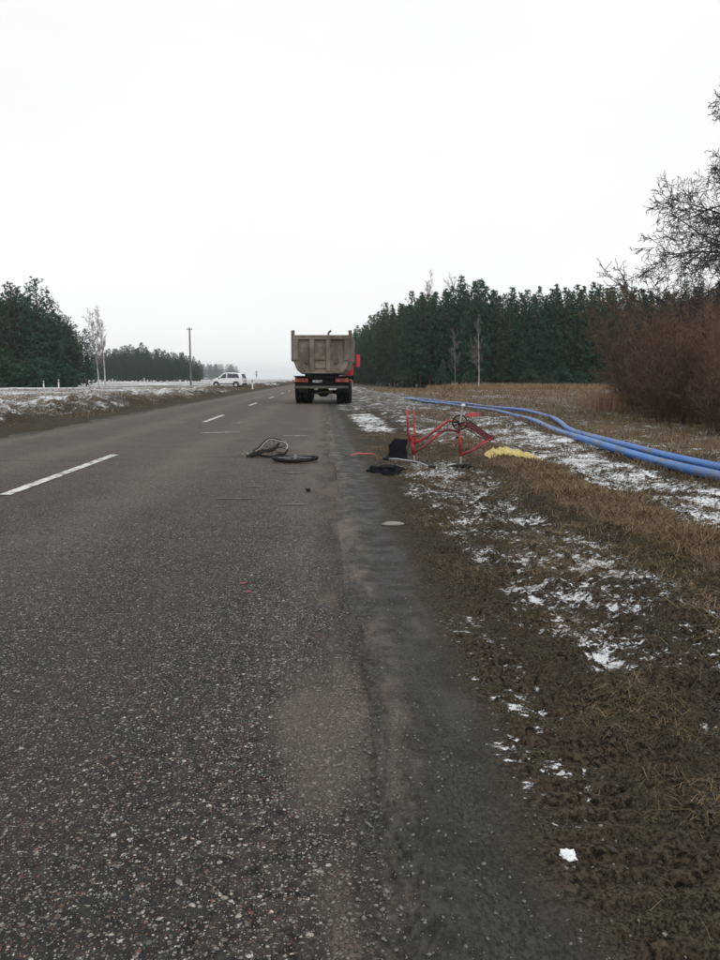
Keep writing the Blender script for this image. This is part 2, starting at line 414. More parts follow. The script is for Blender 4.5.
simple('twig_grey', (0.16, 0.14, 0.13), 0.9, var=0.2, scale=3)
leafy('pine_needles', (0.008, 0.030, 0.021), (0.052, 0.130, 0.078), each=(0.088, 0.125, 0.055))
leafy('pine_needles_brown', (0.015, 0.025, 0.018), (0.058, 0.066, 0.038))
leafy('dry_grass', (0.070, 0.046, 0.026), (0.30, 0.215, 0.125))
leafy('dry_reed', (0.15, 0.095, 0.055), (0.36, 0.245, 0.15))
leafy('shrub_twig', (0.030, 0.024, 0.020), (0.185, 0.112, 0.073))
leafy('distant_needles', (0.03, 0.045, 0.042), (0.05, 0.07, 0.06))

# ------------------------------------------------------------------ mesh helpers
def link(o, parent=None):
    col.objects.link(o)
    if parent is not None: o.parent = parent
    return o

class MB:
    def __init__(s): s.v = []; s.f = []
    def add(s, vs, fs):
        o = len(s.v); s.v += [tuple(p) for p in vs]; s.f += [tuple(i + o for i in f) for f in fs]; return s
    def box(s, c, d, rot=None, taper=1.0):
        x, y, z = (q / 2 for q in d); c = Vector(c)
        P = [Vector((sx * x * (taper if sz > 0 else 1), sy * y * (taper if sz > 0 else 1), sz * z)) for sz in (-1, 1) for sy in (-1, 1) for sx in (-1, 1)]
        if rot is not None: P = [rot @ p for p in P]
        return s.add([p + c for p in P], [(0, 2, 3, 1), (4, 5, 7, 6), (0, 1, 5, 4), (2, 6, 7, 3), (0, 4, 6, 2), (1, 3, 7, 5)])
    def tube(s, pts, rad, n=8, closed=False, cap=True):
        pts = [Vector(p) for p in pts]; m = len(pts)
        rad = [rad] * m if isinstance(rad, (int, float)) else rad
        vs, fs = [], []
        prev = None
        for i, p in enumerate(pts):
            a = pts[(i - 1) % m] if (closed or i > 0) else p
            b = pts[(i + 1) % m] if (closed or i < m - 1) else p
            t = (b - a).normalized()
            if prev is None:
                u = t.cross(Vector((0, 0, 1)))
                if u.length < 0.1: u = t.cross(Vector((1, 0, 0)))
            else: u = prev - t * prev.dot(t)
            u.normalize(); prev = u; w = t.cross(u)
            for k in range(n):
                an = 2 * math.pi * k / n
                vs.append(p + (u * math.cos(an) + w * math.sin(an)) * rad[i])
        for i in range(m if closed else m - 1):
            for k in range(n):
                a, b = i * n + k, i * n + (k + 1) % n
                j = ((i + 1) % m) * n
                fs.append((a, b, j + (k + 1) % n, j + k))
        if cap and not closed:
            fs.append(tuple(range(n))[::-1]); fs.append(tuple((m - 1) * n + k for k in range(n)))
        return s.add(vs, fs)
    def prism(s, poly, d0, d1, axis='y'):
        n = len(poly)
        mk = {'y': lambda a, b, d: (a, d, b), 'x': lambda a, b, d: (d, a, b), 'z': lambda a, b, d: (a, b, d)}[axis]
        vs = [mk(a, b, d0) for a, b in poly] + [mk(a, b, d1) for a, b in poly]
        return s.add(vs, [tuple(range(n))[::-1], tuple(range(n, 2 * n))] + [(i, (i + 1) % n, n + (i + 1) % n, n + i) for i in range(n)])
    def disc_x(s, c, prof, n=28):
        """lathe round the x axis: prof = [(x, r)]"""
        vs, fs = [], []
        for x, r in prof:
            for k in range(n):
                a = 2 * math.pi * k / n
                vs.append((c[0] + x, c[1] + r * math.cos(a), c[2] + r * math.sin(a)))
        for i in range(len(prof) - 1):
            for k in range(n): fs.append((i * n + k, i * n + (k + 1) % n, (i + 1) * n + (k + 1) % n, (i + 1) * n + k))
        fs.append(tuple(range(n))[::-1]); fs.append(tuple((len(prof) - 1) * n + k for k in range(n)))
        return s.add(vs, fs)
    def mesh(s, name, mat, bevel=0.0, smooth=False):
        me = bpy.data.meshes.new(name); me.from_pydata(s.v, [], s.f)
        bm = bmesh.new(); bm.from_mesh(me)
        bmesh.ops.recalc_face_normals(bm, faces=bm.faces)
        if bevel: bmesh.ops.bevel(bm, geom=[e for e in bm.edges if len(e.link_faces) == 2 and e.calc_face_angle(0) > 0.6], offset=bevel, segments=2, affect='EDGES', clamp_overlap=True)
        bm.to_mesh(me); bm.free()
        if smooth: me.polygons.foreach_set('use_smooth', [True] * len(me.polygons))
        me.materials.append(MATS[mat]); return me
    def build(s, name, mat, parent=None, bevel=0.0, smooth=False):
        return link(bpy.data.objects.new(name, s.mesh(name, mat, bevel, smooth)), parent)

def thing(name, label, cat, loc=(0, 0, 0), rz=0.0, group=None):
    o = bpy.data.objects.new(name, None); o.empty_display_size = 0.2
    col.objects.link(o); o.location = loc; o.rotation_euler = (0, 0, rz)
    return tag(o, label, cat, group)

def tag(o, label, cat, group=None, kind=None):
    o['label'] = label
    if cat: o['category'] = cat
    if group: o['group'] = group
    if kind: o['kind'] = kind
    return o

def copy_tree(o, parent=None):
    c = o.copy(); link(c, parent)
    for ch in list(o.children): copy_tree(ch, c)
    return c

def np_mesh(name, V, F, mat, attrs=None, smooth=False):
    """V (n,3); F (m,3) or (m,4)"""
    V = np.asarray(V, np.float32); F = np.asarray(F, np.int32)
    me = bpy.data.meshes.new(name)
    k = F.shape[1]
    me.vertices.add(len(V)); me.vertices.foreach_set('co', V.ravel())
    me.loops.add(F.size); me.loops.foreach_set('vertex_index', F.ravel())
    me.polygons.add(len(F)); me.polygons.foreach_set('loop_start', np.arange(0, F.size, k, dtype=np.int32))
    me.update(calc_edges=True)
    for nm, a in (attrs or {}).items():
        at = me.attributes.new(nm, 'FLOAT', 'POINT'); at.data.foreach_set('value', np.asarray(a, np.float32).ravel())
    if smooth: me.polygons.foreach_set('use_smooth', np.ones(len(F), bool))
    me.materials.append(MATS[mat]); me.validate()
    return me

def np_obj(name, V, F, mat, attrs=None, smooth=False, parent=None):
    return link(bpy.data.objects.new(name, np_mesh(name, V, F, mat, attrs, smooth)), parent)

# ------------------------------------------------------------------ ground, road
def grow_axis(start, step0, rate, end):
    out = [start]; s = step0
    while out[-1] < end:
        out.append(out[-1] + s); s *= rate
    return out
xs_r = list(np.arange(0.0, 2.9, 0.0175)) + list(np.arange(2.9, 5.2, 0.028))
xs_r += grow_axis(5.2, 0.04, 1.045, 1950)
xs_l = list(np.arange(-6.6, 0.0, 0.55)) + list(np.arange(-14, -6.6, 0.075)) + [-q for q in grow_axis(14.05, 0.10, 1.06, 1950)]
GX = np.unique(np.round(np.array(xs_r + xs_l), 4))
ys = [-40, -20, -10, -5, -2, 0, 0.5, 0.9]
y = 1.15
while y < 2200:
    ys.append(y); y += min(max(0.011, 0.0072 * y * (1 if y < 45 else 1 + (y - 45) / 90)), 60)
GY = np.array(ys)
XX, YY = np.meshgrid(GX, GY)
ZZ = ground_z(XX, YY)
SN = snow_cover(XX, YY); GR = grass_amount(XX, YY)
SM = bump(XX + 0.10 * fbm(YY * 1.7, XX * 3.0, 77, 3), 0.0, 0.50, 0.10) + 0.35 * bump(XX, 0.0, 0.9, 0.25) * sst(4, 9, YY)
SM = np.clip(SM, 0, 1) * (XX < 2)
nx, ny = len(GX), len(GY)
idx = np.arange(nx * ny).reshape(ny, nx)
F = np.stack([idx[:-1, :-1], idx[:-1, 1:], idx[1:, 1:], idx[1:, :-1]], -1).reshape(-1, 4)
ground = np_obj('ground', np.stack([XX, YY, ZZ], -1).reshape(-1, 3), F, 'ground_earth', {'snow': SN, 'grass': GR, 'smooth': SM}, smooth=True)
tag(ground, 'muddy verge and brown fields with thin snow patches', None, kind='structure')

rx = np.array([-6.22, -6.0, -5, -4, -3, -2.4, -1.8, -1.2, -0.7, -0.4, -0.2, -0.05, 0.1, 0.2, 0.3])
ry = np.array([-40, -10, 0] + [1 + 0.5 * k for k in range(80)] + list(np.geomspace(42, 2190, 60)))
RX, RY = np.meshgrid(rx, ry)
RZ = 0.0 * RX - 0.012 * sst(0.0, 0.3, RX) + 0.004 * vnoise(RX * 1.1, RY * 0.5, 9)
ii = np.arange(RX.size).reshape(RX.shape)
F = np.stack([ii[:-1, :-1], ii[:-1, 1:], ii[1:, 1:], ii[1:, :-1]], -1).reshape(-1, 4)
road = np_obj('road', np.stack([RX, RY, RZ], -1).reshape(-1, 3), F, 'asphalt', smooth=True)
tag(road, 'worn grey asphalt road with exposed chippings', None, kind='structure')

def road_patch(name, pts_grid, mat, z=0.0065):
    """a thin sheet on the road; pts_grid rows of (x, y)"""
    rows, cols = len(pts_grid), len(pts_grid[0])
    V = [(x, yy, z) for r in pts_grid for x, yy in r]
    F = [(a * cols + b, a * cols + b + 1, (a + 1) * cols + b + 1, (a + 1) * cols + b) for a in range(rows - 1) for b in range(cols - 1)]
    m = MB(); m.add(V, F)
    return m.build(name, mat, road)
for k in range(12):
    y0 = 7.7 + 13.0 * k
    L = 4.1
    rows = []
    for j in range(24):
        t = j / 23
        jx = 0.006 * math.sin(j * 2.7 + k) + random.uniform(-.004, .004)
        rows.append([(-3.085 + jx, y0 + L * t), (-3.02, y0 + L * t), (-2.965 + random.uniform(-.006, .006), y0 + L * t)])
    road_patch('lane_dash', rows, 'road_paint')
# short chalk lines that somebody drew on the asphalt round the wreck
chalk = [((-2.48, 16.5), (-1.72, 16.8), .26, 'chalk'), ((-2.27, 20.3), (-1.92, 20.3), .30, 'chalk'), ((-0.76, 15.6), (-0.25, 15.55), .20, 'chalk'), ((-1.46, 16.5), (-1.05, 16.5), .10, 'chalk_faint'),
         ((-0.98, 7.36), (-0.62, 7.35), .09, 'chalk_faint'), ((-0.49, 9.42), (-0.18, 9.38), .12, 'chalk_faint'), ((-0.38, 6.98), (-0.12, 6.97), .06, 'chalk_faint'), ((-0.76, 8.19), (-0.62, 8.18), .12, 'chalk_faint')]
for a, b, w, mt in chalk:
    rows = []
    for j in range(10):
        t = j / 9; taper = (0.35 + 0.65 * math.sin(math.pi * (0.08 + 0.84 * t))) * random.uniform(.25, 1.25)
        x = a[0] + (b[0] - a[0]) * t; yy = a[1] + (b[1] - a[1]) * t + random.uniform(-.01, .01)
        rows.append([(x, yy - w * taper / 2), (x, yy + w * taper / 2)])
    road_patch('chalk_line', rows, mt)
for cx, cy, r in ((-0.43, 4.25, .018), (-0.385, 4.07, .014), (-0.41, 4.14, .006), (-0.45, 4.31, .005)):
    m = MB(); n = 14
    ring = [(cx + r * random.uniform(.55, 1.15) * math.cos(6.283 * k / n), cy + r * 1.3 * random.uniform(.55, 1.15) * math.sin(6.283 * k / n), .0065) for k in range(n)]
    m.add([(cx, cy, .0075)] + ring, [(0, 1 + k, 1 + (k + 1) % n) for k in range(n)])
    m.build('red_mark', 'red_smear', road)

# ------------------------------------------------------------------ dump truck
def wheel(parent, c, w, r, rim_mat='chassis', name='wheel', dual=False):
    e = bpy.data.objects.new(name, None); link(e, parent)
    e.location = c; e.empty_display_size = .1
    m = MB(); n = 32
    xs = [(-w / 2, r * .62), (-w / 2, r * .93), (-w * .42, r * .985), (-w * .2, r), (w * .2, r), (w * .42, r * .985), (w / 2, r * .93), (w / 2, r * .62)]
    m.disc_x((0, 0, 0), xs, n)
    ty = m.build('tyre', 'tyre_rubber', e)
    m2 = MB()
    for k in range(n):                                # tread lugs
        a = 2 * math.pi * k / n
        for sx in (-1, 1):
            rot = Matrix.Rotation(-a, 3, 'X')
            m2.box((sx * w * .27, math.sin(a) * 0 + r * math.cos(a), -r * math.sin(a) * -1 * -1), (w * .36, .02 * r / .5, .05 * r / .5), Matrix.Rotation(-a, 3, 'X'))
    m2.build('tread', 'tyre_rubber', ty)
    m = MB(); m.disc_x((0, 0, 0), [(-w / 2 + .0, r * .60), (-w * .25, r * .55), (-w * .2, r * .2), (w * .2, r * .2), (w * .25, r * .55), (w / 2, r * .60)], 20)
    m.build('rim', rim_mat, e)
    return e

def build_truck():
    t = thing('dump_truck', 'muddy dump truck with a grey-brown tipper body and red cab, parked half off the road', 'truck', (0.0, 35.6, 0.0), R(-3.7))
    # tub: cross-section with sloped lower corners, open at the top
    def sect(k=1.0, z0=1.32):
        return [(-1.27 * k, 3.02), (-1.27 * k, 1.92), (-1.10 * k, 1.50), (-0.88 * k, z0), (0.88 * k, z0), (1.10 * k, 1.50), (1.27 * k, 1.92), (1.27 * k, 3.02)]
    m = MB(); A = sect(); B = sect(.95, 1.38)
    L0, L1 = 0.10, 5.3
    va = [(x, L0, z) for x, z in A] + [(x, L1, z) for x, z in A] + [(x, L0, z) for x, z in B] + [(x, L1, z) for x, z in B]
    fs = []
    n = 8
    for i in range(n - 1):
        fs.append((i, i + 1, n + i + 1, n + i)); fs.append((2 * n + i, 3 * n + i, 3 * n + i + 1, 2 * n + i + 1))
        fs.append((i, 2 * n + i, 2 * n + i + 1, i + 1)); fs.append((n + i, n + i + 1, 3 * n + i + 1, 3 * n + i))
    fs += [(0, n, 3 * n, 2 * n), (n - 1, 3 * n - 1, 4 * n - 1, 2 * n - 1)]
    m.add(va, fs); tub = m.build('tub', 'tub_paint', t)
    for k in range(5):
        yy = .9 + k * 1.0
        for s in (-1, 1):
            m = MB(); m.box((s * 1.31, yy, 2.45), (.08, .12, 1.1)); m.build('side_rib', 'tub_paint', tub)
    m = MB(); m.prism(A, L1 - .02, L1 + .06, 'y'); m.build('front_wall', 'tub_paint', tub)
    # tailgate
    gate = MB().prism([(-1.22, 2.99), (-1.22, 1.95), (-1.06, 1.54), (-0.86, 1.34), (0.86, 1.34), (1.06, 1.54), (1.22, 1.95), (1.22, 2.99)], 0.02, 0.09, 'y').build('tailgate', 'tub_paint', t)
    m = MB(); m.box((0, -.05, 2.91), (2.5, .14, .19)); m.build('top_beam', 'tub_paint', gate, .012)
    for x, w, z0 in ((-.42, .20, 1.45), (.30, .20, 1.45)):
        m = MB(); m.box((x, -.052, (2.81 + z0) / 2), (w, .14, 2.81 - z0)); m.build('rib', 'tub_paint', gate, .012)
    for s in (-1, 1):
        m = MB(); m.box((s * 1.12, -.05, 2.36), (.22, .14, .9)); m.build('edge_rib', 'tub_paint', gate, .012)
        m = MB(); m.prism([(s * 1.22, 1.9), (s * 1.05, 1.52), (s * .86, 1.35), (s * .70, 1.35), (s * .92, 1.66), (s * 1.02, 1.9)], -.05, .02, 'y'); m.build('corner_gusset', 'tub_paint', gate)
        m = MB(); m.box((s * .66, -.03, 1.88), (.14, .09, .20)); m.build('step_plate', 'tub_dark', gate, .01)
        m = MB(); m.tube([(s * 1.27, -.06, 3.03), (s * 1.27, .16, 3.03)], .05, 8); m.build('hinge_pin', 'tub_dark', gate)
    m = MB(); m.box((-.06, -.02, 1.97), (.50, .06, .07)); m.build('cross_bar', 'tub_paint', gate)
    m = MB(); m.box((-.06, -.02, 1.72), (.50, .06, .30)); m.build('lower_plate', 'tub_paint', gate, .01)
    m = MB(); m.box((0, -.03, 1.40), (1.72, .09, .09)); m.build('bottom_beam', 'tub_paint', gate)
    for s in (-1, 1):
        m = MB(); m.box((s * 1.26, .06, 2.52), (.15, .16, 1.32)); m.build('corner_post', 'tub_paint', t, .012)
        m = MB(); m.box((s * 1.25, .06, 3.19), (.14, .13, .05)); m.build('post_cap', 'tub_dark', t)
    m = MB(); m.tube([(.30, .05, 3.0), (.31, .03, 3.11), (.36, 0.0, 3.15), (.42, -.02, 3.20)], .045, 6); m.build('tarp_hook', 'tub_dark', t)
    # chassis
    m = MB()
    for s in (-1, 1): m.box((s * .42, 4.0, .98), (.10, 7.2, .28))
    for yy in (.45, 2.0, 4.2, 6.5): m.box((0, yy, .98), (.84, .12, .2))
    m.build('chassis_frame', 'chassis', t)
    m = MB(); m.box((0, .55, 1.19), (2.2, .9, .10)); m.box((0, .42, 1.27), (1.5, .5, .08)); m.build('subframe', 'chassis', t)
    m = MB(); m.box((0, .30, .98), (1.15, .06, .34)); m.build('rear_panel', 'chassis', t)
    m = MB(); m.box((0, .20, .74), (2.36, .10, .11)); m.build('bumper', 'bumper_steel', t, .015)
    for s in (-1, 1):
        m = MB(); m.box((s * .8, .27, .86), (.08, .08, .2)); m.build('bumper_bracket', 'chassis', t)
        m = MB(); m.box((s * .90, .21, 1.06), (.58, .08, .19)); li = m.build('tail_light', 'light_red', t, .012)
        m = MB(); m.box((s * 1.10, .166, 1.06), (.14, .012, .15)); m.build('indicator', 'light_amber', li)
        m = MB(); m.box((s * .76, .166, 1.06), (.10, .012, .12)); m.build('reversing_light', 'plate', li)
        m = MB(); m.box((s * .90, .5, 1.22), (.66, 1.5, .03)); m.box((s * .90, .28, 1.0), (.62, .03, .44)); m.build('mudguard', 'chassis', t)
        m = MB(); m.box((s * 1.31, .5, 1.0), (.06, .1, .14)); m.build('side_marker', 'light_red', t)
        m = MB(); m.box((s * .93, .34, .66), (.58, .015, .30)); m.build('mudflap', 'tyre_rubber', t)
        for yy in (1.15, 2.5):
            for dx in (-.17, .17):
                wheel(t, (s * .93 + dx, yy, .52), .29, .52)
        wheel(t, (s * 1.0, 6.5, .52), .30, .52)
    m = MB(); m.box((-.20, .15, 1.00), (.42, .02, .11)); m.build('number_plate', 'plate', t)
    m = MB(); m.tube([(-1.0, 1.15, .52), (1.0, 1.15, .52)], .09, 10); m.build('axle', 'chassis', t)
    m = MB(); m.disc_x((0, 1.1, .52), [(-.26, .1), (-.14, .22), (.14, .22), (.26, .1)], 16); m.build('differential', 'chassis', t)
    m = MB(); m.tube([(-.55, .9, .44), (.0, .75, .50), (.45, .7, .53)], .05, 8); m.build('stabiliser_bar', 'bumper_steel', t)
    m = MB(); m.box((1.0, 4.1, .8), (.5, .9, .55)); m.build('fuel_tank', 'alloy', t, .05)
    # cab
    m = MB()
    m.prism([(5.55, 1.28), (5.55, 2.45), (5.75, 2.60), (7.1, 2.58), (7.35, 2.42), (7.55, 1.75), (7.58, 1.28)], -1.22, 1.22, 'x')
    cab = m.build('cab', 'cab_red', t, .04)
    for s in (-1, 1):
        m = MB(); m.prism([(6.0, 1.75), (6.0, 2.32), (7.15, 2.32), (7.35, 1.75)], s * 1.222, s * 1.23, 'x'); m.build('door_window', 'glass_dark', cab)
        m = MB(); m.box((s * 1.47, 6.95, 2.05), (.20, .10, .62)); m.box((s * 1.33, 6.97, 2.37), (.3, .04, .04)); m.box((s * 1.33, 6.97, 1.78), (.3, .04, .04)); m.build('mirror', 'cab_red', cab, .02)
        m = MB(); m.box((s * 1.15, 6.6, 1.12), (.22, 1.3, .28)); m.build('wheel_arch', 'chassis', cab, .04)
    m = MB(); m.prism([(-.85, 1.75), (.85, 1.75), (.85, 2.3), (-.85, 2.3)], 5.53, 5.545, 'y'); m.build('rear_window', 'glass_dark', cab)
    m = MB(); m.prism([(-1.05, 1.78), (1.05, 1.78), (1.0, 2.36), (-1.0, 2.36)], 7.50, 7.51, 'y'); m.build('windscreen', 'glass_dark', cab)
    m = MB(); m.box((0, 6.9, .95), (2.2, 1.3, .6)); m.build('cab_underside', 'chassis', cab, .04)
    return t
build_truck()

# ------------------------------------------------------------------ white van
def build_car():
    t = thing('estate_car', 'small white estate car with roof rails, stopped at the field edge across the road', 'car', (-9.75, 85.0, gz(-9.6, 85) + 0.0), R(0))
    t.rotation_euler = (0, 0, R(-13)); t.scale = (.86, .86, .90)
    # built facing -x; stations: x, z bottom, z belt, z roof, half belt width, half roof width
    st = [(-2.06, .36, .56, .60, .56, .52), (-1.98, .26, .76, .82, .74, .68), (-1.5, .22, .92, 1.00, .82, .76), (-1.15, .22, .97, 1.10, .84, .74), (-.45, .22, 1.0, 1.58, .85, .67), (-.05, .22, 1.0, 1.72, .85, .67),
          (.7, .22, 1.02, 1.74, .85, .68), (1.4, .22, 1.02, 1.67, .85, .68), (1.86, .24, 1.02, 1.50, .84, .64), (2.05, .30, 1.0, 1.06, .82, .80)]
    V, Fs = [], []
    for x, zb, zl, zr, wb, wr in st:
        V += [(x, -wb * .94, zb), (x, -wb, zb + .15), (x, -wb, zl), (x, -wr - .03, zr - .05), (x, -wr + .08, zr), (x, wr - .08, zr), (x, wr + .03, zr - .05), (x, wb, zl), (x, wb, zb + .15), (x, wb * .94, zb)]
    n = 10
    for i in range(len(st) - 1):
        for k in range(n): Fs.append((i * n + k, i * n + (k + 1) % n, (i + 1) * n + (k + 1) % n, (i + 1) * n + k))
    Fs.append(tuple(range(n))); Fs.append(tuple((len(st) - 1) * n + k for k in range(n))[::-1])
    m = MB(); m.add(V, Fs); body = m.build('body', 'van_white', t)
    def side_panel(name, pts, mat, parent, off=.012):
        for s in (-1, 1):
            P = []
            for x, f in pts:       # f: 0 at belt, 1 at roof
                a = max((q for q in st if q[0] <= x), key=lambda q: q[0]); b = min((q for q in st if q[0] >= x), key=lambda q: q[0])
                u = 0 if a is b else (x - a[0]) / (b[0] - a[0])
                L = [a[i] + (b[i] - a[i]) * u for i in range(6)]
                P.append((x, (L[4] + (L[5] + .03 - L[4]) * f + off), L[2] + (L[3] - .05 - L[2]) * f))
            m = MB(); m.add([(x, s * yy, z) for x, yy, z in P] + [(x, s * (yy - .03), z) for x, yy, z in P], [tuple(range(len(P))), tuple(range(2 * len(P) - 1, len(P) - 1, -1))] + [(i, (i + 1) % len(P), len(P) + (i + 1) % len(P), len(P) + i) for i in range(len(P))])
            m.build(name, mat, parent)
    side_panel('front_window', [(-.86, .10), (.0, .10), (.0, .90), (-.40, .90)], 'glass_dark', body)
    side_panel('rear_window', [(.12, .10), (1.66, .10), (1.42, .90), (.12, .90)], 'glass_dark', body)
    m = MB(); m.add([(-1.12, -.66, 1.15), (-1.12, .66, 1.15), (-.48, .58, 1.59), (-.48, -.58, 1.59)], [(0, 1, 2, 3)]); m.build('windscreen', 'glass_dark', body)
    for s in (-1, 1):
        m = MB(); m.box((-.92, s * .93, 1.06), (.14, .16, .14)); m.build('mirror', 'van_trim', body, .02)
        m = MB(); m.box((0, s * .865, .42), (2.2, .025, .10)); m.build('side_trim', 'van_trim', body)
        m = MB(); m.box((-.28, s * .868, .93), (.14, .03, .035)); m.build('door_handle', 'van_trim', body)
        m = MB(); m.box((-1.80, s * .70, .78), (.22, .16, .14)); m.build('headlight', 'glass_dark', body, .02)
        m = MB(); m.tube([(-.1, s * .60, 1.73), (.2, s * .60, 1.79), (1.1, s * .60, 1.76), (1.4, s * .60, 1.68)], .022, 6); m.build('roof_rail', 'van_trim', body)
        m = MB(); m.box((1.98, s * .76, .95), (.10, .12, .36)); m.build('tail_light', 'light_red', body, .01)
        for x in (-1.28, 1.22):
            e = bpy.data.objects.new('wheel', None); link(e, t); e.location = (x, s * .76, .31); e.rotation_euler = (0, 0, R(90))
            m = MB(); m.disc_x((0, 0, 0), [(-.1, .2), (-.1, .29), (-.06, .31), (.06, .31), (.1, .29), (.1, .2)], 24); m.build('tyre', 'tyre_rubber', e)
            m = MB(); m.disc_x((0, 0, 0), [(-.105, .19), (-.08, .05), (.08, .05), (.105, .19)], 16); m.build('rim', 'alloy', e)
            m = MB(); m.prism([(x + .42 * math.cos(a), .31 + .42 * math.sin(a)) for a in np.linspace(-.1, math.pi + .1, 14)], s * .848, s * .858, 'y'); m.build('wheel_arch', 'van_trim', body)
    m = MB(); m.add([(2.06, -.70, 1.08), (2.06, .70, 1.08), (1.90, .58, 1.46), (1.90, -.58, 1.46)], [(0, 1, 2, 3)]); m.build('tailgate_window', 'glass_dark', body)
    m = MB(); m.box((2.06, 0, .38), (.14, 1.6, .22)); m.build('rear_bumper', 'van_trim', body, .03)
    m = MB(); m.box((1.90, 0, 1.53), (.20, 1.16, .05)); m.build('roof_spoiler', 'van_trim', body, .015)
    m = MB(); m.box((2.075, 0, .72), (.02, .5, .12)); m.build('number_plate', 'plate', body)
    m = MB(); m.tube([(2.06, 0, 1.0), (2.0, .25, 1.12)], .012, 5); m.build('rear_wiper', 'van_trim', body)
build_car()

# ------------------------------------------------------------------ bicycle, standing upside down without its wheels
def build_bicycle():
    bx, by = 1.70, 9.73
    z0 = gz(bx, by) + .03
    t = thing('bicycle', 'red step-through bicycle without wheels, standing upside down on its saddle in the verge', 'bicycle', (bx, by, z0))
    x = lambda p: (p - 460) / 82.0
    z = lambda p: (469 - p) / 82.0
    hs = gz(1.2, 9.75) - z0
    bb = Vector((x(458), 0, z(422)))
    hd0 = Vector((x(410.5), .0, z(441))); hd1 = Vector((x(412.5), .0, z(455)))
    frame = bpy.data.objects.new('frame', None); link(frame, t)
    m = MB(); m.tube([hd0 + Vector((0, 0, .02)), hd1 - Vector((0, 0, .0))], .021, 10); m.build('head_tube', 'bike_red', frame, smooth=True)
    m = MB(); m.tube([hd0 + Vector((.01, 0, -.03)), (x(425), 0, z(437)), (x(438), 0, z(427)), (x(447), 0, z(420.5)), bb], .0185, 10); m.build('down_tube', 'bike_red', frame, smooth=True)
    m = MB(); m.tube([hd1 + Vector((.01, 0, .03)), (x(425), 0, z(445)), (x(438), 0, z(433)), (x(446), 0, z(428.5)), (x(458), 0, z(432))], .016, 10); m.build('top_tube', 'bike_red', frame, smooth=True)
    m = MB(); m.tube([bb, (x(459), 0, z(440)), (x(460), 0, z(456))], .0165, 10); m.build('seat_tube', 'bike_red', frame, smooth=True)
    m = MB(); m.tube([bb + Vector((0, -.035, 0)), bb + Vector((0, .035, 0))], .025, 10); m.build('bottom_bracket', 'bike_maroon', frame)
    drop = Vector((x(489), 0, z(438)))
    for s in (-1, 1):
        m = MB(); m.tube([bb + Vector((.01, s * .03, 0)), (x(472), s * .06, z(429)), drop + Vector((0, s * .065, 0))], .011, 8); m.build('chain_stay', 'bike_red', frame, smooth=True)
        m = MB(); m.tube([drop + Vector((0, s * .065, 0)), (x(474), s * .05, z(449)), (x(460), s * .018, z(455))], .011, 8); m.build('seat_stay', 'bike_red', frame, smooth=True)
        m = MB(); m.box(drop + Vector((.015, s * .065, .0)), (.06, .008, .05)); m.build('dropout', 'bike_maroon', frame)
    # dark red chain guard along the stays, and a loose end plate above it
    m = MB(); m.prism([(x(464), z(420.5)), (x(467), z(420.5)), (x(484), z(431.5)), (x(489), z(436.5)), (x(487), z(440)), (x(481), z(436.5)), (x(464), z(424.5))], -.075, -.068, 'y'); m.build('chain_guard', 'bike_maroon', t, .002)
    m = MB(); m.prism([(x(464.5), z(417)), (x(465), z(412.5)), (x(480), z(412)), (x(480), z(416))], -.02, .03, 'y'); m.build('guard_plate', 'faded_red', t, .003)
    m = MB(); m.tube([(x(466), -.06, z(419)), (x(480), -.06, z(429)), (x(490), -.06, z(436))], .006, 6); m.tube([(x(464), -.06, z(427)), (x(478), -.06, z(437)), (x(489), -.06, z(441))], .006, 6); m.build('chain', 'black_plastic', t)
    # chainring, cranks, pedals
    cr = MB(); ring = [(bb.x + .088 * math.cos(a), -.052, bb.z + .088 * math.sin(a)) for a in np.linspace(0, 2 * math.pi, 29)[:-1]]
    cr.tube(ring, .009, 6, closed=True)
    for k in range(5):
        a = k * 1.2566; cr.tube([(bb.x, -.052, bb.z), (bb.x + .085 * math.cos(a), -.052, bb.z + .085 * math.sin(a))], .008, 5)
    cr.build('chainring', 'black_plastic', t)
    c1 = MB(); c1.tube([(bb.x, -.075, bb.z), (x(460), -.085, z(406))], [.013, .010], 8); c1 = c1.build('crank_arm', 'chrome', t)
    p1 = MB(); p1.box((x(460), -.12, z(404.5)), (.035, .09, .03)); p1.build('pedal', 'white_plastic', c1, .005)
    c2 = MB(); c2.tube([(bb.x, .06, bb.z), (x(459), .07, z(438))], [.013, .010], 8); c2 = c2.build('crank_arm', 'chrome', t)
    p2 = MB(); p2.box((x(459), .11, z(438)), (.06, .08, .025)); p2.build('pedal', 'black_plastic', c2, .005)
    # seat post and saddle on the ground
    m = MB(); m.tube([(x(460), 0, z(454)), (x(460.5), 0, z(464.5))], .013, 8); m.build('seat_post', 'chrome', t)
    V, Fs = [], []
    prof = [(-.13, .018, .030, .040), (-.09, .026, .022, .05), (-.02, .05, .014, .058), (.05, .085, .006, .064), (.10, .10, .006, .066), (.125, .085, .014, .06)]
    for px, w, zb, zt in prof:
        V += [(px, -w, zb + .015), (px, -w * .6, zb), (px, w * .6, zb), (px, w, zb + .015), (px, w * .7, zt), (px, -w * .7, zt)]
    for i in range(len(prof) - 1):
        for k in range(6): Fs.append((i * 6 + k, i * 6 + (k + 1) % 6, i * 6 + 6 + (k + 1) % 6, i * 6 + 6 + k))
    Fs.append(tuple(range(6))); Fs.append(tuple(30 + k for k in range(6))[::-1])
    m = MB(); m.add(V, Fs); m.build('saddle', 'black_plastic', t, smooth=True)
    # fork pointing up, handlebar below on the ground (front end turned)
    fk = MB(); fk.tube([(x(410.5), -.045, z(441)), (x(410.3), .045, z(441))], .018, 8); fk.tube([hd0, hd0 + Vector((0, 0, .05))], .018, 8); fk = fk.build('fork', 'bike_red', t)
